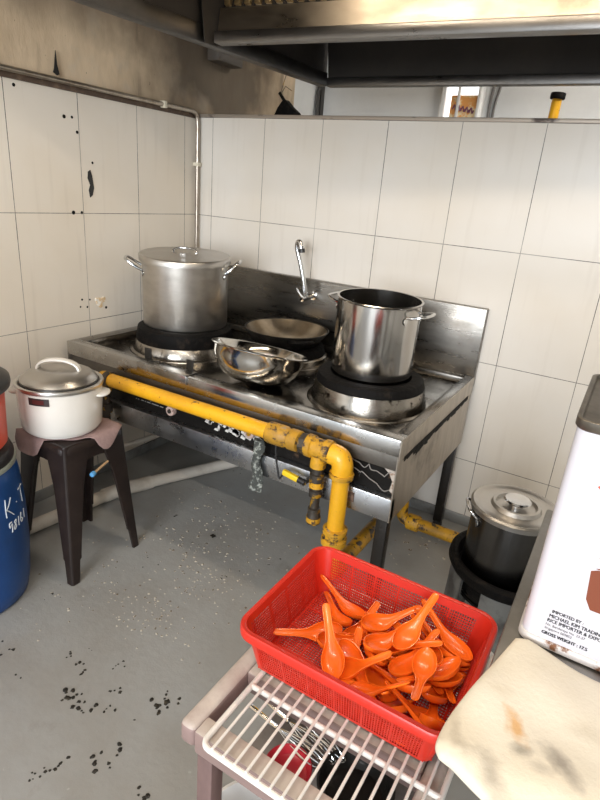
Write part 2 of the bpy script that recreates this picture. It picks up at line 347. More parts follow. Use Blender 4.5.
c = MB().tube(catmull([(1.10, 1.15, 2.3), (1.085, 1.15, 2.0), (1.075, 1.15, 1.86), (1.08, 1.15, 1.6), (1.06, 1.15, .8)]), .008).tube(catmull([(1.14, 1.15, 2.3), (1.125, 1.15, 2.02), (1.10, 1.15, 1.84), (1.105, 1.15, 1.6), (1.09, 1.15, .8)]), .007).build('cable', M('dusty grey cable', (.16, .15, .14), .6))
tag(c, 'pair of grey cables hanging down the far white wall', 'cable')
c = MB().box(0.0, .03, 1.12, 1.158, 1.5, 2.6).tube(catmull([(.022, 1.10, 2.5), (.030, 1.10, 2.0), (.018, 1.10, 1.9), (.03, 1.10, 1.5)]), .012).build('conduit', M('dark corner conduit', (.05, .045, .04), .6))
tag(c, 'dark upright conduit in the corner beyond the half wall', 'pipe')
y0 = thing('gas_pipe', (1.44, 1.02, 0), 'yellow upright gas pipe with black cap beyond the half wall', 'pipe')
MB().tube([(1.40, 1.02, 0), (1.437, 1.02, 1.885)], .024, 16).build('pipe', m_yellow, y0)
MB().cyl((1.4365, 1.02, 1.875), (1.438, 1.02, 1.905), .036).build('end_cap', m_soot, y0, bevel=.006)
# soot-black scoop hanging behind the half wall from the hood frame
s = thing('scoop', (.40, .20, 1.70), 'black scoop hanging by a wire behind the back wall top', 'scoop')
def fan(y):
    return [(.335, y, 1.58), (.335, y, 1.68), (.352, y, 1.712), (.378, y, 1.742), (.392, y, 1.745), (.425, y, 1.715), (.462, y, 1.69), (.468, y, 1.58)]
MB().loft([fan(.155), [Vector(v) + Vector((0, .03, 0)) for v in fan(.165)]]).build('blade', m_soot, s, bevel=.004)
MB().bar((.388, .165, 1.735), (.352, .165, 1.775), .014, .010, (0, 1, 0)).build('handle', m_soot, s, bevel=.003)
MB().tube([(.360, .165, 1.765), (.385, .165, 1.80), (.425, .16, 1.78)], .0015, 6).tube([(.358, .165, 1.768), (.40, .17, 1.90)], .0013, 6).build('wire_hook', m_iron, s)
# conduit along the left wall and down the corner
cp = thing('conduit', (.02, -.02, 1.0), 'steel conduit running along the left wall and down the corner', 'pipe')
MB().tube([(.017, -4.5, 1.664), (.017, -1.0, 1.664)] + catmull([(.017, -.10, 1.664), (.017, -.05, 1.662), (.018, -.026, 1.645), (.019, -.020, 1.60)], 5) + [(.019, -.020, .72)], .0095, 14).build('pipe', m_conduit, cp)
for (a, b) in (((.0, -.033, 1.425), (.032, -.005, 1.443)), ((.0, -.255, 1.650), (.03, -.235, 1.678))):
    MB().box(a[0], b[0], a[1], b[1], a[2], b[2]).build('clip', m_clip, cp, bevel=.003)
jb = MB().box(0, .07, .06, .25, 1.895, 1.99).build('junction_box', M('dark grey box', (.10, .085, .07), .5), bevel=.006)
tag(jb, 'dark grey metal box on the left wall below the hood frame', 'box')
# marks on the wall tiles: strip of torn black tape, chipped hole, drill holes
def wallmark(name, pts, mat, label, cat, thick=.002):
    o = MB().prism([(0.0, y, z) for y, z in pts], (thick, 0, 0)).build(name, mat); return tag(o, label, cat)
wallmark('tape_strip', [(-.660, 1.36), (-.648, 1.368), (-.640, 1.345), (-.634, 1.30), (-.642, 1.272), (-.655, 1.262), (-.66, 1.29), (-.652, 1.31), (-.663, 1.335)], m_black_pl, 'torn black tape strip stuck on the left wall tiles', 'tape')
wallmark('tape_strip', [(-.785, 1.70), (-.775, 1.76), (-.772, 1.715), (-.765, 1.685), (-.775, 1.680), (-.79, 1.688)], m_black_pl, 'black tape scrap on the bare plaster above the left tiles', 'tape', .004)
ch = MB()
for k, (dy, dz, r) in enumerate(((0, 0, .02), (.022, .008, .014), (.006, -.016, .013), (-.014, .010, .010))):
    ch.lathe([(0, .004), (r * .8, .0035), (r, 0)], n=9, axis=((-.0005, -.635 + dy, .83 + dz), (1, 0, 0)))
tag(ch.build('plaster_patch', M('chipped plaster', (.66, .48, .28), .9, var=(60, (.85, .80, .72), .45, .55)), smooth=False), 'chipped tan hole patch in the left wall beside the stockpot', 'patch')
k = 0
for y, z, r in ((-.685, .845, .004), (-.70, .815, .0045), (-.725, .85, .0045), (-.735, .82, .004), (-.60, .80, .006), (-.74, 1.203, .008), (-.70, 1.203, .006), (-.72, 1.55, .005), (-.755, 1.548, .007), (-.70, 1.50, .006), (-.635, 1.395, .005), (-.95, 1.62, .006)):
    MB().lathe([(0, .0012), (r, .0010), (r, 0)], n=10, axis=((0, y, z), (1, 0, 0))).build('drill_hole', m_soot, bpy.data.objects['wall_left'])

# ---------------------------------------------------------------- exhaust hood
hd = thing('exhaust_hood', (1.9, -.55, 1.8), 'greasy steel exhaust hood over the stove with oily filters', 'hood')
BL = Vector((.583, .20, 1.8)); FL = Vector((.470, -1.42, 1.8)); BR = Vector((3.30, .275, 1.8)); FR = Vector((3.30, -1.15, 1.8))
MB().bar(BL + Vector((-.02, 0, .03)), FL + Vector((-.02, 0, .03)), .045, .055).build('side_channel', m_hood_sd, hd, bevel=.004)
MB().bar(BL + Vector((0, .015, .02)), BR + Vector((0, .015, .02)), .04, .036).build('back_channel', m_hood_ed, hd, bevel=.004)
MB().bar(FL + Vector((0, 0, .03)), FR + Vector((0, 0, .03)), .045, .055).build('front_channel', m_hood_ed, hd, bevel=.004)
up = Vector((0, 0, .55)); inn = Vector((.10, 0, .55))
def panel(name, q, mat, t):
    MB().prism(q, t).build(name, mat, hd)
panel('side_panel', [BL + Vector((-.02, 0, .05)), FL + Vector((-.02, 0, .05)), FL + Vector((.03, 0, .55)), BL + Vector((.03, 0, .55))], m_hood_dk, (-.004, 0, 0))
panel('back_panel', [BL + Vector((0, .01, .03)), BR + Vector((0, .01, .03)), BR + Vector((0, -.10, .55)), BL + Vector((0, -.10, .55))], m_hood_dk, (0, .004, 0))
panel('front_panel', [FL + Vector((0, -.02, .05)), FR + Vector((0, -.02, .05)), FR + Vector((0, .05, .55)), FL + Vector((0, .05, .55))], m_hood, (0, -.004, 0))
panel('top_panel', [BL + up, FL + up, FR + up, BR + up], m_hood_dk, (0, 0, .004))
TL = Vector((.572, -.560, 1.8)); TR = Vector((3.30, -.345, 1.8)); d = (TR - TL).normalized(); nrm = Vector((d.y, -d.x, 0))  # nrm faces the cook
MB().bar(TL + Vector((0, 0, .018)), TR + Vector((0, 0, .018)), .05, .036).build('trough_lip', m_hood_ed, hd, bevel=.005)
panel('trough_front', [TL + Vector((0, 0, .036)), TR + Vector((0, 0, .036)), TR + Vector((0, .012, .110)), TL + Vector((0, .012, .110))], m_hood, (0, .004, 0))
panel('trough_end', [TL + Vector((-.02, .02, .0)), TL + Vector((-.02, -.04, .0)), TL + Vector((-.04, -.10, .52)), TL + Vector((-.04, .30, .52)), TL + Vector((-.02, .3, .1))], m_hood_dk, (-.004, 0, 0))
FW = .49
for k in range(5):
    a = TL + d * (.01 + FW * k) + Vector((0, .018, .114)); bse = MB(); sl = MB()
    b1 = a + d * (FW - .012); rise = Vector((0, .10, .38)) - nrm * .0
    bse.prism([a, b1, b1 + rise, a + rise], nrm * -.012)
    for j in range(12):
        q = a + d * (.02 + j * .039); sl.bar(q + nrm * .008 , q + rise + nrm * .008, .022, .016, nrm)
    fo = bse.build('filter', m_hood_dk, hd); sl.build('slats', m_filter, fo, bevel=.003)
lf = MB().box(.85, 2.25, -1.02, -.93, 2.21, 2.26).build('lamp_body', m_lamp_body, hd, bevel=.005)
MB().cyl((.88, -.975, 2.185), (2.22, -.975, 2.185), .016).build('lamp_tube', m_hood_light, hd)

# ---------------------------------------------------------------- gas range
X0, X1, Y0 = .04, 1.525, -.845
gr = thing('gas_range', (.78, -.42, 0), 'long stainless steel gas range against the tiled back wall', 'stove')
t = MB().box(X0, X1, Y0 + .004, -.03, .652, .664)
MB().box(X0, X1, Y0, Y0 + .055, .645, .70).build('front_rim', m_steel_rim, gr, bevel=.003)
t.box(X0, X0 + .055, Y0 + .055, -.03, .655, .70).box(X1 - .035, X1, Y0 + .055, -.035, .655, .70)
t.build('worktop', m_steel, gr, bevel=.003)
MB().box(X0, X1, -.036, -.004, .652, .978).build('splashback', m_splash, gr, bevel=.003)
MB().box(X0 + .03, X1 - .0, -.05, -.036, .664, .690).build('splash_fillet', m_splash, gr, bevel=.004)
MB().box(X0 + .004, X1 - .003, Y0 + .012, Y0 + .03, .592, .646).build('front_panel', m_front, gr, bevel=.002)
pn = MB().box(X0 + .01, X1 - .006, Y0 + .03, Y0 + .045, .496, .594).build('control_panel', m_panel, gr)
MB().box(X0, X1, Y0 + .002, Y0 + .03, .418, .498).build('lower_rail', m_rail, gr, bevel=.003)
MB().box(X0, X1 - .01, Y0 + .03, -.04, .425, .432).build('bottom_pan', m_soot_s, gr)
MB().prism([(X1, Y0 + .001, .418), (X1, -.04, .404), (X1, -.04, .650), (X1, Y0 + .001, .650)], (-.004, 0, 0)).prism([(X1 + .003, Y0 + .001, .632), (X1 + .003, -.04, .632), (X1 + .003, -.04, .698), (X1 + .003, Y0 + .001, .698)], (-.004, 0, 0)).build('side_panel', m_side, gr)
MB().prism([(X0, Y0 + .001, .418), (X0, -.04, .404), (X0, -.04, .650), (X0, Y0 + .001, .650)], (.004, 0, 0)).build('side_panel', m_side, gr)
so = MB(); rr = random.Random(4)
for i in range(26):                       # grease that ran along the seam under the worktop edge
    y = -.80 + i * .027; h = .008 + .012 * rr.random() + (.014 if 3 < i < 8 else 0)
    so.prism([(X1 + .0032, y, .628 - h), (X1 + .0032, y + .030, .628 - h * rr.uniform(.6, 1.2)), (X1 + .0032, y + .030, .634), (X1 + .0032, y, .634)], (.0014, 0, 0))
so.build('grease_seam', m_soot, gr)
for (x, y) in ((X0 + .03, Y0 + .03), (X1 - .028, Y0 + .035), (X0 + .03, -.065), (X1 - .028, -.065)):
    lg = MB().box(x - .019, x + .019, y - .019, y + .019, .02, .425).build('leg', m_soot_s, gr, bevel=.002)
    MB().cyl((x, y, 0), (x, y, .02), .022, .018, 16).build('leg_foot', m_black_pl, lg)
# clips and the loose cover strip on the front rim
for x in (.446, .660):
    MB().box(x - .017, x + .017, Y0 + .058, Y0 + .064, .664, .742).build('clip', m_soot_s, gr, bevel=.002)
MB().box(.452, .700, Y0 - .006, Y0 + .056, .700, .704).box(.452, .700, Y0 - .007, Y0 - .001, .668, .704).build('rim_cover', m_steel_rim, gr, bevel=.002)
# burners: burnt skirt, iron ring, blackened top
def burner(cx, cy, r, rt, zt, zb, nm='burner'):
    b = MB().lathe([(r + .014, .664), (r + .012, .668), (r, .672), (r - .004, .690), (rt + .014, zb + .006), (rt + .002, zb + .008), (rt - .01, .722), (rt - .03, .69), (rt - .03, .664)], cx, cy).build(nm, m_skirt, gr)
    MB().lathe([(rt + .013, zb), (rt + .016, zb + .008), (rt + .008, zt - .006), (rt - .006, zt), (rt - .034, zt), (rt - .045, zt - .02), (rt - .05, .69)], cx, cy).build('iron_ring', m_soot, b)
    MB().lathe([(0, min(.70, zt - .045)), (.05, min(.70, zt - .045)), (.07, .684), (.085, .675), (.085, .664)], cx, cy).build('burner_head', m_soot, b)
burner(.360, -.480, .222, .192, .771, .706)
burner(.75, -.265, .188, .160, .733, .692)
burner(1.262, -.500, .210, .180, .768, .730)
wg = MB().tube(catmull([(1.40, -.62, .668), (1.405, -.60, .70), (1.425, -.545, .712), (1.445, -.53, .69), (1.46, -.51, .666)]), .004, 8).build('wire_guard', m_chrome, gr)
# knobs and valve discs on the black panel
for x, z in ((.602, .535), (.974, .553)):
    kb = MB().cyl((x, Y0 + .03, z), (x, Y0 + .012, z), .021, .019, 24).build('control_disc', M('worn pinkish disc', (.52, .38, .33), .5, stain=[(60, (.20, .10, .08), .55, .65)]), gr, bevel=.002)
    MB().cyl((x, Y0 + .014, z), (x, Y0 + .008, z), .009, .008, 16).build('disc_hub', m_iron, kb)
fl = MB(); rr = random.Random(11)
for i in range(26):                       # torn remains of the white panel sticker
    x = .78 + .012 * i * .75 + rr.uniform(-.01, .01); z = .535 + rr.uniform(-.018, .022); w_ = rr.uniform(.006, .018); h_ = rr.uniform(.005, .018)
    fl.prism([(x - w_, Y0 + .0285, z - h_ * .6), (x + w_ * .4, Y0 + .0285, z - h_), (x + w_, Y0 + .0285, z + h_ * .3), (x, Y0 + .0285, z + h_), (x - w_ * .6, Y0 + .0285, z + h_ * .5)], (0, .002, 0))
fl.build('torn_sticker', M('torn white sticker', (.72, .70, .66), .6, var=(40, (.40, .37, .34), .5, .6)), gr, smooth=False)
fl = MB(); 
for i in range(30):
    for j in range(2):
        if rr.random() < .75: x = .40 + i * .0062; fl.box(x, x + .0042, Y0 + .0285, Y0 + .0305, .548 - j * .016 - .0016, .548 - j * .016 + .0016)
fl.build('panel_print', M('faded print', (.34, .33, .31), .6), gr, smooth=False)
cr = MB(); rr = random.Random(3)
pts = [(1.36, .583), (1.375, .552), (1.392, .575), (1.40, .543), (1.425, .581), (1.432, .532), (1.452, .566), (1.462, .520), (1.48, .555), (1.50, .515), (1.505, .575)]
for i in range(9):
    a = pts[i]; b = pts[i + 2]; cr.tube(catmull([(a[0], Y0 + .028, a[1]), ((a[0] + b[0]) / 2 + rr.uniform(-.01, .01), Y0 + .0265, (a[1] + b[1]) / 2 + rr.uniform(-.015, .015)), (b[0], Y0 + .028, b[1])], 4), .0018, 5)
cr.build('burnt_wires', M('ash-grey wire', (.30, .28, .26), .6), gr)
MB().prism([(1.470, Y0 + .026, .590), (1.516, Y0 + .026, .590), (1.516, Y0 + .026, .505), (1.502, Y0 + .026, .515), (1.508, Y0 + .026, .548), (1.495, Y0 + .026, .572)], (0, .004, 0)).build('peeling_corner', M('scorched white enamel', (.62, .56, .50), .5, stain=[(30, (.30, .15, .07), .52, .62)]), gr)
MB().box(1.36, 1.40, Y0 - .002, Y0 + .002, .448, .480).build('rating_plate', M('brown plate', (.10, .06, .045), .5, var=(60, (.25, .17, .13), .5, .6)), gr)
vl = MB().bar((1.150, Y0 - .030, .484), (1.212, Y0 - .030, .474), .016, .020).build('valve_lever', M('clean yellow plastic', (.86, .58, .02), .4), gr, bevel=.004)
MB().cyl((1.210, Y0 - .030, .475), (1.236, Y0 - .030, .471), .011).build('lever_pivot', m_black_pl, vl)
MB().cyl((1.234, Y0 - .030, .471), (1.234, Y0 + .01, .471), .008).build('lever_stem', m_iron, vl)
MB().tube(catmull([(1.115, Y0 - .03, .575), (1.118, Y0 - .03, .53), (1.128, Y0 - .028, .48), (1.135, Y0 - .028, .452), (1.145, Y0 - .028, .465), (1.155, Y0 - .028, .484)]), .0035, 8).build('igniter_wire', m_black_pl, gr)

# grimy rag hanging over the panel
rg = MB(); pr = []
for i in range(11):
    z = .560 - i * .0195; w_ = .018 + .004 * math.sin(i * 1.3) + (.008 if i > 7 else 0)
    pr.append([Vector((1.035 + .004 * math.sin(i) + w_ * math.cos(a) * (1 + .18 * math.sin(3 * a + i)), Y0 - .016 + .011 * math.sin(a), z)) for a in [2 * PI * k / 18 for k in range(18)]])
tag(rg.loft(pr).build('rag', M('grimy grey rag', (.06, .065, .06), .95, var=(60, (.34, .36, .33), .5, .62), bump=(120, .6))), 'grimy grey rag hanging down from the black stove panel', 'rag')

# ---------------------------------------------------------------- yellow gas piping in front of the range
gp = thing('gas_pipe', (.8, Y0 - .045, .61), 'chipped yellow gas pipe running along the stove front', 'pipe')
PY = Y0 - .042; PZ = .612; R = .0265
MB().tube([(.335, PY, PZ), (1.13, PY, PZ + .004)], R, 24).build('main_pipe', m_yellow, gp)
MB().tube([(.335, PY, PZ), (.31, PY, PZ), (.298, PY + .006, PZ - .012), (.292, PY + .012, PZ - .04), (.292, PY + .012, PZ - .06)], .030, 20).build('elbow', m_yellow_d, gp)
MB().cyl((.325, PY, PZ), (.350, PY, PZ), .033).build('collar', m_iron, gp, bevel=.003)
MB().lathe([(.022, 0), (.022, .06), (.03, .062), (.03, .10), (.02, .102), (.02, .16), (.028, .162), (.028, .20), (.016, .202)], axis=((.292, PY + .012, PZ - .05), (0, 0, -1)), n=20).build('drop_pipe', m_iron, gp)
MB().cyl((.292, PY + .012, PZ - .185), (.292, PY - .025, PZ - .195), .018).build('drain_plug', m_yellow_d, gp, bevel=.003)
MB().lathe([(R, 0), (.034, .002), (.036, .01), (.036, .066), (.032, .072), (.031, .082), (.035, .086), (.035, .12), (.029, .124)], axis=((1.09, PY, PZ + .004), (1, 0, 0)), n=24).build('coupling', m_yellow_d, gp)
MB().lathe([(.024, 0), (.024, .012), (.034, .014), (.034, .034), (.024, .036), (.024, .05)], axis=((1.205, PY, PZ + .004), (1, 0, 0)), n=8).build('union_nut', m_iron, gp, smooth=False)
te = MB().lathe([(.030, 0), (.037, .003), (.037, .022), (.032, .026), (.032, .062), (.037, .066), (.037, .086), (.030, .09)], axis=((1.238, PY, PZ + .003), (1, 0, 0)), n=24)
te = te.build('tee', m_yellow_d, gp)
MB().lathe([(.024, .02), (.026, .05), (.026, .06)], axis=((1.283, PY, PZ), (0, 0, -1)), n=20).build('tee_outlet', m_yellow_d, te)
MB().tube([(1.325, PY, PZ)] + catmull([(1.335, PY, PZ), (1.356, PY, PZ - .006), (1.366, PY, PZ - .026), (1.367, PY, PZ - .05)], 5) + [(1.367, PY, PZ - .062)], .0335, 24).build('elbow', m_yellow, gp)
MB().lathe([(.034, 0), (.039, .002), (.039, .016), (.034, .018)], axis=((1.367, PY, PZ - .052), (0, 0, -1)), n=24).build('collar', m_yellow_d, gp)
MB().tube([(1.367, PY, PZ - .06), (1.367, PY, .22)], .0275, 24).build('drop_pipe', m_yellow, gp)
MB().lathe([(.030, 0), (.040, .003), (.040, .018), (.035, .020), (.035, .034), (.042, .037), (.042, .058), (.033, .062)], axis=((1.367, PY, .362), (0, 0, -1)), n=24).build('union_nut', m_yellow_d, gp)
MB().tube([(1.367, PY, .23)] + catmull([(1.367, PY, .225), (1.367, PY + .006, .195), (1.367, PY + .03, .182), (1.367, PY + .06, .18)], 5), .034, 20).build('elbow', m_yellow_d, gp)
MB().tube([(1.367, PY + .06, .18), (1.367, -.26, .165)] + catmull([(1.367, -.25, .163), (1.367, -.215, .15), (1.367, -.20, .11), (1.369, -.20, .075), (1.385, -.20, .05), (1.42, -.20, .045)], 5), .026, 20).build('return_pipe', m_yellow_d, gp)
MB().cyl((1.40, -.20, .045), (1.455, -.20, .045), .036).build('collar', m_yellow_d, gp, bevel=.005)
MB().cyl((1.45, -.20, .045), (1.95, -.20, .045), .027).build('floor_pipe', m_yellow_d, gp)
bv = MB().lathe([(.019, 0), (.019, .03), (.024, .032), (.024, .058), (.017, .06), (.017, .088), (.022, .09), (.022, .112), (.015, .114), (.015, .155), (.021, .157), (.021, .180), (.023, .185), (.023, .212), (.012, .214)], axis=((1.283, PY, PZ - .052), (.012, 0, -1)), n=14).build('branch_pipe', m_iron, gp)
MB().lathe([(.0215, 0), (.0245, .002), (.0245, .02), (.0215, .022)], axis=((1.2845, PY, PZ - .110), (0, 0, -1)), n=14).build('branch_collar', m_yellow_d, bv)
MB().lathe([(.018, 0), (.0245, .002), (.0245, .018), (.018, .02)], axis=((1.2855, PY, PZ - .240), (0, 0, -1)), n=14).build('branch_collar', m_yellow_d, bv)
# ---------------------------------------------------------------- white drain pipe on the floor
pv = thing('drain_pipe', (.25, -.9, 0), 'white plastic drain pipe lying on the floor under the stove', 'pipe')
MB().tube([(.070, -1.9, .030)] + catmull([(.070, -1.60, .030), (.085, -1.46, .030), (.125, -1.34, .030), (.185, -1.22, .030)], 5) + [(.228, -.83, .030)], .027, 20).build('pipe', m_pvc, pv)
MB().tube(catmull([(.223, -.85, .030), (.245, -.76, .033), (.268, -.70, .031), (.292, -.63, .030)]), .031, 20).build('elbow', m_pvc, pv)
MB().tube([(.288, -.64, .030), (.42, -.33, .030), (.50, -.16, .030)], .027, 20).build('pipe', m_pvc, pv)
ps = MB().tube([(.075, -.83, .165), (.155, -.55, .175), (.21, -.30, .185)], .012, 12).build('hose', m_pvc); tag(ps, 'thin pale hose slung under the left end of the stove', 'hose')

# ---------------------------------------------------------------- pots on the range
def pot_handle(parent, c, dirv, r, z, w=.10, out=.055, rise=.0, rad=.005, mat=None, rivet=True):
    d_ = Vector((dirv[0], dirv[1], 0)).normalized(); s_ = Vector((-d_.y, d_.x, 0)); c = Vector((c[0], c[1], 0))
    def P(u, o, dz): 
        rr_ = math.sqrt(max(r * r - u * u, 0)); return c + d_ * (rr_ + o) + s_ * u + Vector((0, 0, z + dz))
    pts = catmull([P(-w / 2, .001, 0), P(-w / 2, out * .45, rise * .35), P(-w / 2 * .86, out * .88, rise * .85), P(-w / 4, out, rise), P(w / 4, out, rise), P(w / 2 * .86, out * .88, rise * .85), P(w / 2, out * .45, rise * .35), P(w / 2, .001, 0)], 5)
    h = MB().tube(pts, rad, 10).build('handle', mat or m_chrome, parent)
    if rivet:
        for u in (-w / 2, w / 2):
            a = P(u, .0, -.012); MB().lathe([(.013, 0), (.013, .003), (.007, .005), (0, .006)], n=14, axis=(a - d_ * .001, d_)).build('rivet_plate', mat or m_chrome, h)
    return h
def pot(root, cx, cy, z, r, h, mat, t=.003, rim=.006):
    return MB().lathe([(0, z), (r - .012, z), (r - .003, z + .004), (r, z + .014), (r, z + h - .008), (r + rim, z + h - .006), (r + rim + .002, z + h - .002), (r + rim, z + h), (r - t, z + h - .001), (r - t, z + .012), (0, z + .008)], cx, cy, 72).build('body', mat, root, angle=50)
def tilt_root(o, ang):     # leans a pot towards the cook on its uneven ring
    ax = Vector((.8695, .494, 0)); o.rotation_mode = 'QUATERNION'
    from mathutils import Quaternion
    o.rotation_quaternion = Quaternion(ax, ang)
p = thing('stockpot', (.338, -.452, .770), 'dull aluminium stockpot with flat lid on the left burner', 'pot')
px, py, pz, pr_, ph = .338, -.452, .770, .181, .292
pot(p, px, py, pz, pr_, ph, m_pot_al)
lid = MB().lathe([(pr_ + .007, pz + ph - .022), (pr_ + .010, pz + ph - .022), (pr_ + .011, pz + ph + .002), (pr_ + .006, pz + ph + .007), (pr_ - .006, pz + ph + .006), (pr_ - .02, pz + ph + .004), (.10, pz + ph + .010), (0, pz + ph + .013), (0, pz + ph + .009), (.10, pz + ph + .006), (pr_ - .02, pz + ph + .0005), (pr_ + .007, pz + ph + .001)], px, py, 72).build('lid', m_lid_al, p, angle=50)
lz = pz + ph + .010
MB().tube(catmull([(px - .040, py - .023, lz - .001), (px - .050, py - .022, lz + .008), (px - .040, py + .004, lz + .017), (px + .006, py + .026, lz + .018), (px + .044, py + .024, lz + .010), (px + .040, py + .018, lz - .001)], 5), .0048, 10).build('lid_handle', m_chrome, lid)
pot_handle(p, (px, py), (-.74, -.67), pr_, pz + ph - .058, .10, .064, .040, .0058)
pot_handle(p, (px, py), (.86, .51), pr_, pz + ph - .055, .10, .052, .046, .0058)
tilt_root(p, math.radians(2.6))
p = thing('stockpot', (1.258, -.495, .767), 'open shiny steel stockpot on the right burner', 'pot')
px, py, pz, pr_, ph = 1.258, -.495, .767, .1435, .272
pot(p, px, py, pz, pr_, ph, m_pot_ss, rim=.003)
pot_handle(p, (px, py), (1, -.12), pr_, pz + ph - .036, .105, .050, .012, .0048)
pot_handle(p, (px, py), (-1, .12), pr_, pz + ph - .036, .105, .050, .012, .0048)
tilt_root(p, math.radians(2.2))
# wok on the middle burner
wk = thing('wok', (.79, -.345, .76), 'blackened wok on the middle burner behind the mixing bowl', 'wok')
wx, wy = .79, -.345
MB().lathe([(0, .722), (.07, .726), (.12, .748), (.155, .778), (.180, .815), (.184, .820), (.181, .822), (.152, .784), (.118, .756), (.07, .737), (0, .733)], wx, wy, 64).build('body', m_soot_s, wk, angle=60)
MB().lathe([(0, .7345), (.07, .7385), (.1175, .758), (.150, .786), (.176, .8175), (.174, .8195), (.148, .789), (.116, .761), (.07, .741), (0, .737)], wx, wy, 64).build('scoured_inside', M('scoured wok inside', (.50, .42, .32), .28, 1.0, var=(10, (.30, .24, .17), .4, .7), stain=[(12, (.03, .025, .02), .66, .74)]), wk, angle=60)
pot_handle(wk, (wx, wy), (.78, -.63), .170, .800, .09, .05, .012, .007, m_soot, False)
pot_handle(wk, (wx, wy), (-.78, .63), .170, .800, .09, .05, .012, .007, m_soot, False)
wk.location = wk.location + Vector((-.04, .08, -.025))
# steel mixing bowl leaning on the front rim
mb_c = Vector((.878, -.680, .688))
b = thing('mixing_bowl', mb_c, 'wide shiny steel mixing bowl tilted on the stove front rim', 'bowl')
axis_up = Vector((.025, .225, .974)).normalized()
prof = [(0, 0), (.090, .001), (.124, .017), (.150, .048), (.165, .084), (.170, .113), (.176, .118), (.180, .117), (.1805, .119), (.177, .122), (.169, .118)]
inner = [(.163, .085), (.147, .050), (.122, .020), (.089, .004), (0, .003)]
MB().lathe(prof + inner, n=72, axis=(mb_c, axis_up)).build('bowl', m_bowl, b, angle=60)
# swing tap on the splashback
tp = thing('tap', (.72, -.05, .90), 'chrome swing tap mounted on the steel splashback', 'tap')
MB().cyl((.742, -.036, .909), (.742, -.046, .909), .021).cyl((.742, -.04, .909), (.731, -.125, .900), .0125).build('valve_body', m_chrome, tp, bevel=.002)
MB().tube(catmull([(.736, -.105, .905), (.732, -.107, .945), (.706, -.112, 1.045), (.683, -.117, 1.115), (.686, -.120, 1.143), (.697, -.122, 1.146), (.706, -.124, 1.130), (.712, -.125, 1.112)]), [.0105] * 30 + [.011] * 13, 14).build('spout', m_chrome, tp)
MB().cyl((.7105, -.1248, 1.118), (.7145, -.1255, 1.102), .0135).build('aerator', m_black_pl, tp)
MB().tube([(.733, -.118, .905), (.716, -.128, .925), (.704, -.135, .948)], [.007, .006, .0045], 10).build('lever', m_chrome, tp)
# ---------------------------------------------------------------- plastic stool with rice cooker
SX, SY, SZ = .425, -1.132, .512
st = thing('stool', (SX, SY, 0), 'dark brown plastic stool under the white rice cooker', 'stool')
MB().loft([rrect(SX, SY, .236, .246, .035, SZ - .030), rrect(SX, SY, .250, .262, .040, SZ - .026), rrect(SX, SY, .250, .262, .040, SZ - .008), rrect(SX, SY, .238, .250, .036, SZ)]).build('seat', m_brown_pl, st, angle=50)
for sx in (1, -1):
    for sy in (1, -1):
        tx, ty = SX + sx * .118, SY + sy * .124; fx, fy = SX + sx * .152, SY + sy * .156
        rings = []
        for z, w_ in ((SZ + .004, .060), (SZ - .002, .088), (SZ - .03, .100), (SZ - .09, .084), (SZ - .16, .068), (.105, .044), (.100, .044), (.0925, .044), (.0875, .038), (0, .031)):
            t_ = max(0, 1 - z / (SZ - .012)); cx = tx + (fx - tx) * t_; cy = ty + (fy - ty) * t_; th = .011; c_ = .007
            ring = [(0 - c_, 0), (0, -c_), (0, -w_), (-th, -w_), (-th, -th), (-w_, -th), (-w_, 0)]
            rings.append([Vector((cx + sx * x, cy + sy * y, z)) for x, y in ring])
        MB().loft(rings).build('leg', m_brown_pl, st, bevel=.0015, seg=1)
for (a, b, ax) in (((-1, -1), (1, -1), 0), ((-1, 1), (1, 1), 0), ((-1, -1), (-1, 1), 1), ((1, -1), (1, 1), 1)):
    p0 = Vector((SX + a[0] * .114, SY + a[1] * .120, 0)); p1 = Vector((SX + b[0] * .114, SY + b[1] * .120, 0)); pts = []
    n_ = 12
    top = [p0.lerp(p1, k / n_) + Vector((0, 0, SZ - .015)) for k in range(n_ + 1)]
    bot = [p0.lerp(p1, k / n_) + Vector((0, 0, SZ - .125 + .055 * math.sin(PI * k / n_) ** .6)) for k in range(n_ + 1)]
    outv = Vector((0, .008 if a[1] < 0 else -.008, 0)) if ax == 0 else Vector((.008 if a[0] < 0 else -.008, 0, 0))
    m_ = MB()
    for k in range(n_): m_.prism([bot[k], bot[k + 1], top[k + 1], top[k]], outv)
    m_.build('apron', m_brown_pl, st)
# cloth under the cooker
rings = []; NT = 72
def crad(t):
    t = t % (2 * PI); f = 0
    lobes = ((PI * .25, .172, .36), (PI * 1.25, .192, .45), (PI * .75, .165, .45), (PI * 1.75, .118, .30))
    num = den = 0
    for c_, r_, w_ in lobes:
        d_ = math.atan2(math.sin(t - c_), math.cos(t - c_)); k_ = math.exp(-(d_ / w_) ** 2 / 2); num += k_ * r_; den += k_
    return (num + .02 * .138) / (den + .02) + .0025 * math.sin(9 * t)
def cpt(s_, t, lift):
    r_ = crad(t) * s_; x = SX - .012 + r_ * math.cos(t); y = SY + .004 + r_ * math.sin(t)
    dx = max(0, abs(x - SX) - .124); dy = max(0, abs(y - SY) - .130)
    sgx = 1 if x > SX else -1; sgy = 1 if y > SY else -1
    z = SZ + .0045 + lift + .0012 * math.sin(5 * t + 20 * s_) * s_ - min(.06, dx * 1.7) - min(.06, dy * 1.7)
    return Vector((x - sgx * dx * .55, y - sgy * dy * .55, z))
SS = [.05, .2, .4, .6, .7, .8, .87, .93, 1.0]
rings = [[cpt(s_, 2 * PI * k / NT, 0) for k in range(NT)] for s_ in SS] + [[cpt(s_, 2 * PI * k / NT, .0032) for k in range(NT)] for s_ in reversed(SS)]
tag(MB().loft(rings).build('cloth', m_cloth_p, angle=80), 'pinkish cloth spread under the white rice cooker', 'cloth')
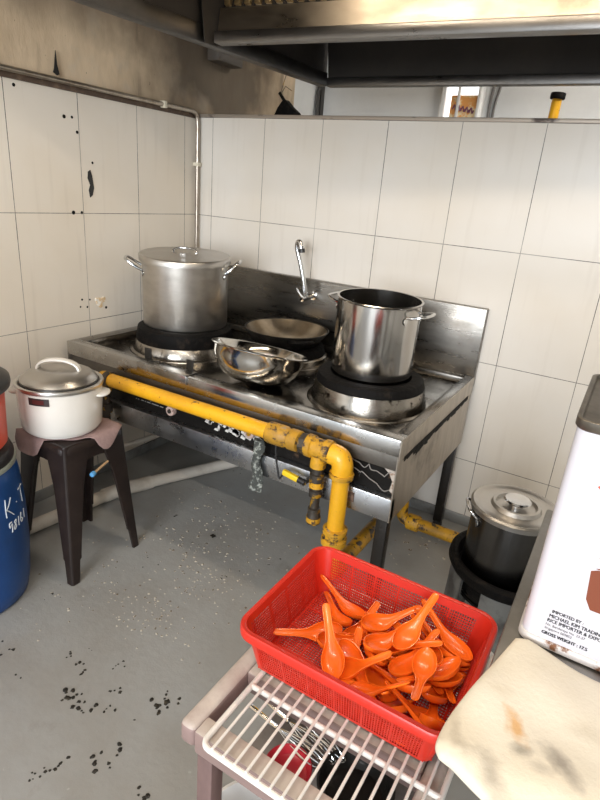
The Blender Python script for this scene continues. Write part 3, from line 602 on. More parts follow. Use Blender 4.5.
# rice cooker
CX, CY, CZ, CR = .401, -1.150, .522, .129
rc = thing('rice_cooker', (CX, CY, CZ), 'white rice cooker with steel lid standing on the brown stool', 'rice cooker')
MB().lathe([(0, 0), (CR - .016, 0), (CR - .016, .006), (CR - .006, .008), (CR + .002, .020), (CR + .007, .10), (CR + .008, .158), (CR + .006, .160), (0, .155)], CX, CY, 72, CZ).build('body', m_white_enamel, rc, angle=40)
MB().lathe([(CR + .006, .160), (CR + .012, .161), (CR + .0135, .168), (CR + .012, .173), (CR + .004, .174), (CR - .0005, .171), (CR - .004, .160)], CX, CY, 72, CZ).build('rim', M('satin rim', (.62, .60, .57), .32, 1.0), rc)
ld = MB().lathe([(CR - .010, .170), (CR - .006, .173), (CR - .005, .180), (CR - .010, .186), (CR - .022, .197), (CR - .028, .200), (.06, .212), (0, .214), (0, .206), (CR - .03, .19)], CX, CY, 72, CZ).build('lid', m_lid_al, rc, angle=25)
MB().lathe([(CR - .012, .1735), (CR - .002, .1745), (CR - .001, .171), (CR - .012, .169)], CX, CY, 72, CZ, loop=True).build('lid_gasket', m_black_pl, ld)
hv = Vector((.8, .52, 0)).normalized(); hc = Vector((CX, CY, CZ)); sv = Vector((-hv.y, hv.x, 0))
rings = []
for k in range(15):
    a = PI * k / 14; o_ = hc + hv * (-math.cos(a) * .070) + Vector((0, 0, .203 + .040 * math.sin(a) ** .75)); tn = (hv * math.sin(a) + Vector((0, 0, math.cos(a)))).normalized(); nn = tn.cross(sv)
    rings.append([o_ + sv * (.013 * i) + nn * (.005 * j) for i, j in ((-1, -.6), (-.6, -1), (.6, -1), (1, -.6), (1, .6), (.6, 1), (-.6, 1), (-1, .6))])
MB().loft(rings).build('lid_handle', m_white_enamel, ld, angle=60)
fv = Vector((.814, -.58, 0)); rv = Vector((.58, .814, 0))
def side_handle(a):
    d_ = fv * math.cos(a) + rv * math.sin(a); s_ = Vector((-d_.y, d_.x, 0)); c_ = hc + Vector((0, 0, .130)); out = []
    for dz, sc_ in ((-.003, .9), (.0, 1), (.004, 1), (.007, .9)):
        out.append([c_ + d_ * (CR - .003 + .040 * sc_ * math.cos(t) ** .7) + s_ * (.042 * sc_ * math.sin(t)) + Vector((0, 0, dz)) for t in [-PI / 2 + PI * k / 12 for k in range(13)]])
    MB().loft(out).build('side_handle', m_white_enamel, rc, angle=60)
side_handle(math.radians(72)); side_handle(math.radians(252))
def on_cyl(a, dz, r): d_ = fv * math.cos(a) + rv * math.sin(a); return hc + d_ * r + Vector((0, 0, dz))
a0, a1 = math.radians(-44), math.radians(-15)
pl = MB().loft([[on_cyl(a0 + (a1 - a0) * k / 8, z, r) for k in range(9)] for z, r in ((.126, CR + .007), (.126, CR + .0095), (.151, CR + .0095), (.151, CR + .007))], closed=False, caps=(False, False), loop=False).build('indicator_panel', M('dark indicator', (.035, .02, .02), .3), rc)
rl = MB()
for (b0, b1) in ((-38, -22),):
    q = [on_cyl(math.radians(b0 + (b1 - b0) * k / 3), .132, CR + .0098) for k in range(4)] + [on_cyl(math.radians(b1 - (b1 - b0) * k / 3), .146, CR + .0098) for k in range(4)]
    rl.prism(q, fv * .0004)
rl.build('indicator_light', M('dull red lens', (.085, .018, .018), .3), pl)
# stick poking out under the stool
stk = thing('stick', (.55, -1.14, .40), 'wooden stick with blue tip stuck through the brown stool leg gap', 'stick')
MB().tube([(.572, -1.172, .398), (.545, -1.085, .404)], .0045, 10).build('shaft', M('pale wood', (.50, .33, .18), .7), stk)
MB().lathe([(0, 0), (.008, .001), (.0095, .008), (.0085, .016), (.0045, .018)], axis=((.5745, -1.180, .3975), (-.3, .95, .06)), n=14).build('tip', M('blue tip', (.10, .33, .62), .4), stk)

# ---------------------------------------------------------------- blue drum, red tub
DX, DY = .325, -1.505
dr = thing('drum', (DX, DY, 0), 'blue plastic drum with black lid at the left edge', 'drum')
MB().lathe([(0, 0), (.172, 0), (.184, .012), (.192, .06), (.2005, .18), (.2005, .32), (.192, .44), (.184, .488), (.180, .492), (0, .492)], DX, DY, 72).build('body', m_blue, dr, angle=40)
MB().lathe([(.178, .486), (.1875, .487), (.189, .494), (.187, .501), (.176, .502)], DX, DY, 72).build('rim_band', M('pale rim band', (.42, .46, .40), .45, .5), dr)
MB().lathe([(.182, .500), (.184, .516), (.176, .536), (.160, .545), (.12, .549), (0, .549), (0, .50)], DX, DY, 72).build('lid', m_black_pl, dr)
wr = MB()
def dpt(a, z): 
    r = .2012 if z < .33 else .2005 - (z - .32) * .07 + .0010
    return Vector((DX + r * math.cos(a), DY + r * math.sin(a), z))
def stroke(pts): wr.tube([dpt(a, z) for a, z in catmull2(pts)], .0018, 5)
def catmull2(pts): return [(v.x, v.y) for v in catmull([(a, b, 0) for a, b in pts], 4)]
for s_ in ([(.28, .405), (.26, .375), (.255, .345)], [(.40, .402), (.33, .380), (.275, .370)], [(.275, .370), (.34, .357), (.41, .340)], [(.52, .372), (.535, .372)],
           [(.64, .402), (.73, .404), (.82, .405)], [(.73, .404), (.725, .38), (.72, .352)],
           [(.335, .322), (.28, .320), (.285, .305), (.335, .315), (.335, .30), (.325, .285)], [(.43, .320), (.39, .314), (.43, .300), (.39, .288), (.375, .296), (.43, .312), (.43, .320)],
           [(.50, .322), (.495, .29)], [(.59, .326), (.56, .305), (.58, .292), (.62, .300), (.58, .308)], [(.70, .326), (.695, .295)]): stroke(s_)
wr.build('painted_writing', m_chalk, dr)
tb = thing('tub', (DX - .005, DY, .55), 'faded red plastic tub with black lid on the blue drum', 'tub')
TX, TY = DX + .014, DY + .006
MB().lathe([(0, .5505), (.150, .5505), (.158, .56), (.163, .70), (.167, .745), (0, .745)], TX, TY, 64).build('body', m_redtub, tb)
MB().lathe([(.160, .738), (.181, .738), (.184, .75), (.182, .765), (.165, .778), (.15, .785), (.10, .800), (.06, .803), (0, .803), (0, .74)], TX, TY, 64).build('lid', m_black_pl, tb, angle=50)
MB().lathe([(.02, .8035), (.08, .803), (.12, .798), (.125, .793), (.118, .792), (.02, .7995)], TX, TY, 48, loop=True).build('lid_inlay', M('dark grey inlay', (.07, .07, .07), .4), tb)

# ---------------------------------------------------------------- work table, tin, towel at the right
WX, WY0, WY1, WZ = 1.953, -1.802, -1.168, .80
wt = thing('work_table', (2.35, -1.48, 0), 'dull steel work table at the right under the white tin', 'table')
MB().box(WX, 2.80, WY0, WY1, WZ - .03, WZ).build('tabletop', m_table, wt, bevel=.003)
for x in (WX + .06, 2.74):
    for y in (WY0 + .06, WY1 - .05):
        lg = MB().box(x - .018, x + .018, y - .018, y + .018, .02, WZ - .03).build('leg', m_table, wt, bevel=.003)
        MB().cyl((x, y, 0), (x, y, .02), .022, .019, 16).build('leg_foot', m_black_pl, lg)
MB().box(WX + .05, 2.75, WY1 - .06, WY1 - .04, .20, .235).box(WX + .05, 2.75, WY0 + .05, WY0 + .07, .20, .235).build('stretcher', m_table, wt, bevel=.002)
TX0, TX1, TY0, TY1, TZ, TH = 1.974, 2.214, -1.577, -1.337, WZ, .335
tn = thing('oil_tin', (2.09, -1.457, WZ), 'tall white rectangular tin with printed text on the steel table', 'tin')
cx, cy = (TX0 + TX1) / 2, (TY0 + TY1) / 2; wd = TX1 - TX0
MB().loft([rrect(cx, cy, wd, wd, .016, TZ + .012, 5), rrect(cx, cy, wd, wd, .016, TZ + TH - .010, 5)]).build('body', m_tin, tn, angle=50)
MB().loft([rrect(cx, cy, wd + .001, wd + .001, .017, TZ + .001, 5), rrect(cx, cy, wd + .006, wd + .006, .019, TZ + .003, 5), rrect(cx, cy, wd + .006, wd + .006, .019, TZ + .012, 5), rrect(cx, cy, wd + .001, wd + .001, .017, TZ + .015, 5)]).build('bottom_seam', m_tin_rust, tn, angle=50)
tl = MB().loft([rrect(cx, cy, wd + .001, wd + .001, .017, TZ + TH - .014, 5), rrect(cx, cy, wd + .006, wd + .006, .019, TZ + TH - .011, 5), rrect(cx, cy, wd + .006, wd + .006, .019, TZ + TH - .001, 5), rrect(cx, cy, wd + .002, wd + .002, .018, TZ + TH, 5), rrect(cx, cy, wd - .006, wd - .006, .015, TZ + TH - .001, 5), rrect(cx, cy, wd - .010, wd - .010, .014, TZ + TH - .006, 5)]).build('lid', m_tin_top, tn, angle=50)
MB().lathe([(.026, 0), (.026, .008), (.020, .012), (0, .012)], cx + .06, cy - .06, 28, TZ + TH - .006).build('spout_cap', m_tin_top, tl)
MB().tube(catmull([(cx - .05, cy, TZ + TH - .005), (cx - .048, cy, TZ + TH + .012), (cx - .02, cy, TZ + TH + .022), (cx + .02, cy, TZ + TH + .022), (cx + .048, cy, TZ + TH + .012), (cx + .05, cy, TZ + TH - .005)]), .003, 8).build('carry_handle', m_tin_top, tl)
def text_mb(s_, size, width=1.0):
    cu = bpy.data.curves.new('text', 'FONT'); cu.body = s_; cu.size = size; cu.resolution_u = 2; cu.extrude = 0
    ob = bpy.data.objects.new('text', cu); C.objects.link(ob); dg = bpy.context.evaluated_depsgraph_get(); dg.update()
    me = bpy.data.meshes.new_from_object(ob.evaluated_get(dg)); m_ = MB(); m_.add([(v.co.x * width, v.co.y, 0) for v in me.vertices], [tuple(p_.vertices) for p_ in me.polygons])
    bpy.data.objects.remove(ob); bpy.data.curves.remove(cu); bpy.data.meshes.remove(me); return m_
ink = MB()
def face_text(s_, x, z, size, width=1.0, bold=0.0):
    for k in range(1 if not bold else 3):
        m_ = text_mb(s_, size, width)
        ink.add([(x + v.x + (k - 1) * bold, TY0 - .0006 - k * .00003, z + v.y) for v in m_.v], m_.f)
face_text('IMPORTED BY :', 2.0055, .8605, .0072, .80, .00025)
face_text('MICHAEL KIM TRADING', 2.0035, .8525, .0078, .80, .00025)
face_text('RICE IMPORTER & EXPORTER', 2.0025, .8450, .0078, .80, .00025)
face_text('No. Bandaraya No. 23-27', 2.002, .8385, .0056, .85)
face_text('Singapore 069852', 2.002, .8325, .0056, .85)
face_text('GROSS WEIGHT : 17.5', 2.000, .8235, .0074, .80, .0004)
ink.build('lettering', m_ink, tn, smooth=False)
j_ = MB(); yy = TY0 - .0006
j_.prism([(2.034, yy, 0.942), (2.038, yy, 0.900), (2.046, yy, 0.886), (2.124, yy, 0.886), (2.132, yy, 0.900), (2.136, yy, 0.942), (2.128, yy, 0.946), (2.042, yy, 0.946)], (0, .0004, 0))
j_.prism([(2.030 + .008 * (1 - math.cos(t)), yy, 0.955 + .008 * math.sin(t)) for t in (PI * 1.5, PI * 1.25, PI, PI * .75, PI * .5)] + [(2.13, yy, 0.963), (2.14, yy, 0.955), (2.13, yy, 0.947)], (0, .0004, 0))
j_.build('printed_jar', m_ink_b, tn, smooth=False)
MB().prism([(2.014, yy, 1.056), (2.022, yy, 1.050), (2.075, yy, 1.046), (2.078, yy, 1.054), (2.060, yy, 1.072), (2.022, yy, 1.066)], (0, .0004, 0)).build('printed_mark', m_ink_r, tn, smooth=False)
TOWEL_SPOTS = [(2.0, -1.738, .012, .026, .55, (.66, .36, .13), .35, 1.05, .85), (1.992, -1.747, .005, .012, .3, (.60, .38, .18), .2, 1.1, .3), (2.010, -1.768, .013, .011, .3, (.20, .17, .14), .2, 1.15, .62), (2.052, -1.760, .014, .032, .80, (.20, .17, .15), .2, 1.15, .66), (2.035, -1.778, .016, .009, .2, (.25, .22, .19), .1, 1.2, .4),
               (1.990, -1.812, .030, .014, -.9, (.22, .18, .14), .1, 1.25, .55), (1.955, -1.800, .018, .010, -.6, (.40, .34, .26), .1, 1.25, .5), (1.942, -1.775, .006, .030, .25, (.45, .38, .29), .1, 1.25, .5), (2.02, -1.834, .03, .008, .1, (.35, .30, .23), .1, 1.2, .45), (2.07, -1.70, .02, .014, .2, (.52, .44, .32), .1, 1.25, .45), (1.975, -1.70, .016, .012, .2, (.60, .52, .38), .1, 1.25, .35)]
m_towel = towel_mat()
ot = catmull([(1.972, -1.592, 0), (1.948, -1.690, 0), (1.933, -1.752, 0), (1.929, -1.796, 0), (1.934, -1.812, 0), (1.950, -1.820, 0), (2.01, -1.838, 0), (2.10, -1.846, 0), (2.24, -1.845, 0), (2.30, -1.835, 0), (2.31, -1.78, 0), (2.30, -1.66, 0), (2.27, -1.626, 0), (2.12, -1.618, 0), (2.0, -1.588, 0), (1.984, -1.586, 0), (1.972, -1.592, 0)], 8)[:-1]
ctr = Vector((2.12, -1.73, 0)); rings = []
def tz(x, y): return .0022 * math.sin(55 * x + 20 * y) * math.sin(38 * y - 9 * x) + .0018 * math.sin(21 * x - 47 * y)
for sc_, z in ((.90, .8012), (.985, .8012), (1.0, .803), (1.004, .8055), (1.0, .809), (.988, .8115), (.96, .8125), (.90, .813), (.8, .813), (.7, .813), (.6, .813), (.5, .813), (.4, .813), (.3, .813), (.2, .813), (.1, .813)):
    rg_ = []
    for v in ot:
        q = ctr + (v - ctr) * sc_ if sc_ < .93 else v + (ctr - v).normalized() * ((1 - sc_) * .19)
        w_ = 0 if z < .809 else 1
        over = max(0, 1.953 - q.x) + max(0, -1.802 - q.y)          # the overhang sags a little
        rg_.append(Vector((q.x, q.y, z + tz(q.x, q.y) * w_ - over * .28)))
    rings.append(rg_)
tag(MB().loft(rings).build('towel', m_towel, angle=80), 'stained cream towel folded on the steel table corner', 'towel')

# ---------------------------------------------------------------- burner stand and lidded pot on the floor
bs = thing('burner_stand', (1.875, -.655, 0), 'low blackened burner stand holding the lidded pot near the wall', 'burner')
BX, BY = 1.872, -.652
MB().lathe([(.158, .285), (.178, .290), (.186, .305), (.184, .322), (.172, .330), (.160, .325), (.152, .300), (.145, .22), (.140, .22), (.148, .285)], BX, BY, 64, loop=True).build('iron_rim', m_soot, bs)
for k in range(6):
    a0 = 2 * PI * k / 6 + .28; a1 = a0 + .60
    o_ = [[Vector((BX + r * math.cos(a0 + (a1 - a0) * i / 6), BY + r * math.sin(a0 + (a1 - a0) * i / 6), z)) for i in range(7)] for r, z in ((.168, 0), (.176, 0), (.172, .295), (.164, .295))]
    MB().loft([o_[0], o_[1], o_[2], o_[3]], closed=False, caps=(False, False), loop=True).build('side_plate', M('dusty steel plate', (.20, .20, .19), .5, .5, var=(12, (.09, .085, .08), .45, .65)) if k == 0 else bpy.data.materials['dusty steel plate'], bs)
MB().cyl((BX, BY, .205), (BX, BY, .214), .146, n=40).build('grate', m_soot, bs)
p = thing('stockpot', (1.858, -.672, .215), 'tall dark steel stockpot with ringed lid on the low burner stand', 'pot')
px, py, pz, pr_, ph = 1.853, -.668, .2145, .122, .300
pot(p, px, py, pz, pr_, ph, m_pot_dk)
lz = pz + ph
ld = MB().lathe([(pr_ + .002, lz - .010), (pr_ + .009, lz - .009), (pr_ + .010, lz + .006), (pr_ + .004, lz + .011), (pr_ - .008, lz + .008), (pr_ - .014, lz + .004), (.074, lz + .006), (.068, lz + .016), (.060, lz + .017), (.055, lz + .008), (.040, lz + .008), (0, lz + .009), (0, lz + .002), (.07, lz + .0), (pr_, lz + .001)], px, py, 72).build('lid', m_lid_al, p, angle=40)
MB().lathe([(.020, lz + .009), (.020, lz + .020), (.036, lz + .024), (.040, lz + .028), (.036, lz + .032), (.020, lz + .030), (0, lz + .029)], px, py, 40).build('lid_knob', m_chrome, ld)
pot_handle(p, (px, py), (-.93, -.36), pr_, lz - .030, .095, .020, .020, .0042)
pot_handle(p, (px, py), (.93, .36), pr_, lz - .030, .095, .020, .020, .0042)

# ---------------------------------------------------------------- bench, wire rack, red basket
BZ = .600; bx0, bx1, by0, by1 = 1.566, 1.936, -1.824, -1.392
bn = thing('bench', (1.75, -1.61, 0), 'worn pinkish slatted bench under the wire rack', 'bench')
for (a, b, c, d_) in ((bx0, bx0 + .031, by0, by1), (bx1 - .031, bx1, by0, by1)):
    MB().box(a, b, c, d_, BZ - .042, BZ).build('frame_rail', m_bench, bn, bevel=.010, seg=3)
for y in (by0, -1.690, -1.565, -1.445):
    MB().box(bx0 + .031, bx1 - .031, y, y + .032, BZ - .045, BZ - .001).build('slat', m_bench, bn, bevel=.003)
for x in (bx0 + .030, bx1 - .062):
    for y in (by0 + .008, by1 - .040):
        MB().box(x, x + .030, y, y + .030, 0, BZ - .045).build('leg', m_bench_leg, bn, bevel=.003)
MB().box(bx0 + .02, bx1 - .02, -1.715, by1 - .02, .365, .380).build('lower_shelf', M('grimy shelf board', (.20, .175, .155), .6, var=(9, (.11, .09, .08), .4, .7)), bn, bevel=.003)
rk = thing('wire_rack', (1.78, -1.64, BZ), 'white coated wire rack lying on the bench', 'rack')
rx0, rx1, ry0, ry1, rz = 1.622, 1.940, -1.837, -1.405, BZ + .0048
MB().tube(rrect((rx0 + rx1) / 2, (ry0 + ry1) / 2, rx1 - rx0, ry1 - ry0, .014, rz, 5), .0046, 10, loop=True).build('outer_wire', m_rack, rk)
nw = 15
for i in range(1, nw + 1):
    x = rx0 + (rx1 - rx0) * i / (nw + 1)
    MB().tube([(x, ry0, rz + .0052), (x, ry1, rz + .0052)], .0023, 8).build('wire', m_rack, rk)
for y in (-1.713, -1.53): MB().cyl((rx0, y, rz), (rx1, y, rz), .0046, n=10).build('cross_wire', m_rack, rk)
bk = thing('basket', (1.765, -1.56, BZ), 'red perforated plastic basket full of orange spoons', 'basket')
kx0, kx1, ky0, ky1 = 1.575, 1.940, -1.712, -1.424; kz0, kz1 = BZ + .0128, .7015
kcx, kcy = (kx0 + kx1) / 2, (ky0 + ky1) / 2; KW, KD = kx1 - kx0, ky1 - ky0; tp_ = .020
def kpt(z):   # wall outline at height z
    t_ = (z - kz0) / (kz1 - kz0); return KW - 2 * tp_ * (1 - t_) - .016, KD - 2 * tp_ * (1 - t_) - .016, .018 + .010 * t_
w1, d1, r1 = kpt(kz1)
# rim: rolled flange
MB().loft([rrect(kcx, kcy, w1, d1, r1, kz1 - .004, 8), rrect(kcx, kcy, w1, d1, r1, kz1 - .001, 8), rrect(kcx, kcy, w1 + .005, d1 + .005, r1 + .002, kz1, 8), rrect(kcx, kcy, KW - .004, KD - .004, r1 + .007, kz1, 8), rrect(kcx, kcy, KW, KD, r1 + .009, kz1 - .003, 8), rrect(kcx, kcy, KW, KD, r1 + .009, kz1 - .015, 8), rrect(kcx, kcy, KW - .005, KD - .005, r1 + .007, kz1 - .015, 8), rrect(kcx, kcy, KW - .006, KD - .006, r1 + .006, kz1 - .005, 8)], loop=True).build('rim', m_red_pl, bk, angle=50)
sh = MB(); t2 = .0018
zs = [kz0, kz0 + .008, kz1 - .022, kz1 - .002]
def band(za, zb):     # a solid hoop of the wall
    wa, da, ra = kpt(za); wb, db, rb = kpt(zb)
    sh.loft([rrect(kcx, kcy, wa, da, ra, za), rrect(kcx, kcy, wb, db, rb, zb), rrect(kcx, kcy, wb - 2 * t2, db - 2 * t2, rb - t2, zb), rrect(kcx, kcy, wa - 2 * t2, da - 2 * t2, ra - t2, za)], loop=True)
band(kz0, kz0 + .006); band(kz1 - .015, kz1 - .001)
# solid rounded corners
def wall_at(z, side, s_):   # point on side wall, s_ in 0..1 along the straight part
    w_, d_, r_ = kpt(z)
    if side == 0: return Vector((kcx - w_ / 2 + r_ + (w_ - 2 * r_) * s_, kcy - d_ / 2, z)), Vector((0, 1, 0))
    if side == 1: return Vector((kcx + w_ / 2, kcy - d_ / 2 + r_ + (d_ - 2 * r_) * s_, z)), Vector((-1, 0, 0))
    if side == 2: return Vector((kcx + w_ / 2 - r_ - (w_ - 2 * r_) * s_, kcy + d_ / 2, z)), Vector((0, -1, 0))
    return Vector((kcx - w_ / 2, kcy + d_ / 2 - r_ - (d_ - 2 * r_) * s_, z)), Vector((1, 0, 0))
za, zb = kz0 + .006, kz1 - .015
for c_ in range(4):
    wa, da, ra = kpt(za); wb, db, rb = kpt(zb); A = rrect(kcx, kcy, wa, da, ra, za)[c_ * 7:c_ * 7 + 7]; B = rrect(kcx, kcy, wb, db, rb, zb)[c_ * 7:c_ * 7 + 7]
    Ai = rrect(kcx, kcy, wa - 2 * t2, da - 2 * t2, ra - t2, za)[c_ * 7:c_ * 7 + 7]; Bi = rrect(kcx, kcy, wb - 2 * t2, db - 2 * t2, rb - t2, zb)[c_ * 7:c_ * 7 + 7]
    sh.loft([A, B, Bi, Ai], closed=False, caps=(False, False), loop=True)
def quadbar(a, b, c, d_, nv): sh.prism([a, b, c, d_], nv * t2)
for side in range(4):
    ncol = 66 if side in (0, 2) else 45; nrow = 13; grp = 11
    for i in range(ncol + 1):
        hw = (.0019 if i % grp == 0 else .0008) / ((KW if side in (0, 2) else KD) - .08); s_ = i / ncol
        s0, s1 = max(0, s_ - hw), min(1, s_ + hw)
        a, nv = wall_at(za, side, s0); b, _ = wall_at(za, side, s1); c_, _ = wall_at(zb, side, s1); d_, _ = wall_at(zb, side, s0); quadbar(a, b, c_, d_, nv)
    for j in range(1, nrow):
        z = za + (zb - za) * j / nrow; h_ = .0014 if j == 7 else .0008
        a, nv = wall_at(z - h_, side, 0); b, _ = wall_at(z - h_, side, 1); c_, _ = wall_at(z + h_, side, 1); d_, _ = wall_at(z + h_, side, 0)
        quadbar(a + nv * .0002, b + nv * .0002, c_ + nv * .0002, d_ + nv * .0002, nv)
w0, d0, r0 = kpt(kz0)
for i in range(61):
    x = kcx - w0 / 2 + .006 + (w0 - .012) * i / 60; hw = .0019 if i % 10 == 0 else .0008; yy_ = .012 if i in (0, 60) else 0
    sh.box(x - hw, x + hw, kcy - d0 / 2 + yy_, kcy + d0 / 2 - yy_, kz0, kz0 + .002)
for j in range(41):
    y = kcy - d0 / 2 + .004 + (d0 - .008) * j / 40; hw = .0019 if j % 10 == 0 else .0008; xx_ = .012 if j in (0, 40) else 0
    sh.box(kcx - w0 / 2 + xx_, kcx + w0 / 2 - xx_, y - hw, y + hw, kz0 + .0002, kz0 + .0022)
sh.build('body', m_red_pl, bk, angle=50)

# ---------------------------------------------------------------- things under the bench
bu = thing('bucket', (1.640, -1.705, 0), 'white plastic bucket standing on the floor under the bench', 'bucket')
UX, UY = 1.640, -1.705
MB().lathe([(0, .0), (.075, 0), (.080, .004), (.094, .235), (.100, .238), (.101, .250), (.094, .252), (.091, .24), (.078, .01), (0, .008)], UX, UY, 48).build('body', M('white bucket plastic', (.74, .72, .70), .4), bu)
MB().tube(catmull([(UX - .098, UY + .010, .235), (UX - .115, UY - .01, .215), (UX - .125, UY - .03, .18), (UX - .120, UY - .045, .14), (UX - .105, UY - .05, .125)]), .006, 10).build('handle', m_white_enamel, bu)
sk = [(1.600, -1.610, 1.690, -1.622), (1.612, -1.585, 1.700, -1.603), (1.628, -1.562, 1.712, -1.586)]
for k, (xa, ya, xb, yb) in enumerate(sk):
    o = thing('wire_whisk', (xa, ya, .38), ['steel wire whisk beneath the rack, nearest the red dish', 'steel wire whisk beneath the rack, middle of three', 'steel wire whisk beneath the rack, farthest from the red dish'][k], 'whisk', 'whisks under the rack')
    a = Vector((xa, ya, .405)); b = Vector((xb, yb, .405)); dv = (b - a).normalized(); s1_ = dv.orthogonal().normalized(); s2_ = dv.cross(s1_)
    MB().tube([a - dv * .05, a + dv * .02], .005, 10).build('grip', m_chrome, o); ww = MB()
    for q in range(4):
        sd = s1_ * math.cos(q * PI / 4) + s2_ * math.sin(q * PI / 4)
        ww.tube(catmull([a + dv * .02, a + dv * .06 + sd * .010, a + dv * .11 + sd * .015, a + dv * .135, a + dv * .11 - sd * .015, a + dv * .06 - sd * .010, a + dv * .02]), .0011, 6)
    ww.build('wires', m_chrome, o)
o = MB().lathe([(0, .3802), (.025, .3802), (.036, .388), (.041, .405), (.043, .406), (.041, .4075), (.034, .390), (.024, .384), (0, .3835)], 1.678, -1.664, 40).build('dish', M('dark red dish', (.40, .02, .03), .3))
o.location.z = .0; tag(o, 'dark red dish on the shelf below the wire rack', 'dish')
o = thing('frying_pan', (1.795, -1.632, .38), 'black pan on the shelf below the wire rack', 'pan')
MB().lathe([(0, .3805), (.052, .3805), (.066, .415), (.068, .417), (.064, .418), (.050, .386), (0, .384)], 1.795, -1.632, 48).build('body', m_soot_s, o)
MB().bar((1.823, -1.573, .413), (1.845, -1.515, .43), .014, .009).build('handle', m_black_pl, o, bevel=.002)

# ---------------------------------------------------------------- what lies on the floor
rr = random.Random(21); fs_ = MB()
def blob(x, y, r):
    n = 9; ph_ = rr.uniform(0, 6); prof_ = [(1.0, 0), (.95, .35), (.6, .8), (0, 1)]
    h_ = min(.006, r * .35); rings = []
    rad = [r * rr.uniform(.65, 1.25) for _ in range(n)]
    for s_, z in prof_: rings.append([Vector((x + max(s_, .02) * rad[k] * math.cos(ph_ + 2 * PI * k / n), y + max(s_, .02) * rad[k] * math.sin(ph_ + 2 * PI * k / n), h_ * z + .0003)) for k in range(n)])
    fs_.loft(rings)
for (x, y, n, sp, r) in FLOOR_SPOTS:
    for k in range(n):
        a = rr.uniform(0, 6.28); d_ = sp * rr.random() ** .7; blob(x + d_ * math.cos(a) * 1.2, y + d_ * math.sin(a), r * rr.uniform(.3, .75))
tag(fs_.build('food_scraps', M('dark wet scraps', (.014, .012, .009), .45, var=(40, (.05, .04, .025), .55, .7))), 'dark food scraps scattered over the grey painted floor', 'scraps', kind='stuff')
fs_ = MB()
for (x, y, n, sx_, sy_, r) in FLOOR_CRUMBS:
    for k in range(int(n * .7)): blob(x + rr.gauss(0, sx_), y + rr.gauss(0, sy_), r * rr.uniform(.5, 1.2))
tag(fs_.build('rice_crumbs', M('pale crumbs', (.50, .46, .40), .7, var=(60, (.16, .125, .09), .50, .54))), 'pale rice crumbs strewn over the floor before the stove', 'crumbs', kind='stuff')
# ---------------------------------------------------------------- orange soup spoons heaped in the basket
def spoon_mb():
    ST = [(0, .003, .003, .0172), (.004, .0095, .008, .0170), (.010, .0145, .012, .0170), (.020, .0195, .0155, .0170), (.035, .0222, .0168, .0170), (.048, .0208, .0162, .0172), (.058, .0172, .0142, .0182), (.066, .0130, .0115, .0200), (.075, .0098, .0088, .0232), (.087, .0080, .0068, .0285), (.102, .0074, .0056, .0350), (.118, .0076, .0048, .0415), (.130, .0070, .0040, .0462), (.1345, .0050, .0032, .0478), (.136, .0022, .0022, .0483)]
    t_ = .0017; n = 10; rings = []
    for x, w_, d_, zr in ST:
        o_ = []
        for k in range(n + 1):
            p_ = -PI / 2 + PI * k / n; o_.append(Vector((x - .04, w_ * math.sin(p_), zr - d_ * max(0, math.cos(p_)) ** .62)))
        wi, di = max(w_ - t_, w_ * .4), max(d_ - t_, d_ * .3)
        for k in range(n, -1, -1):
            p_ = -PI / 2 + PI * k / n; o_.append(Vector((x - .04, wi * math.sin(p_), zr + .0002 - di * max(0, math.cos(p_)) ** .62)))
        rings.append(o_)
    K_ = .88
    return MB().loft([[v * K_ for v in r_] for r_ in rings])
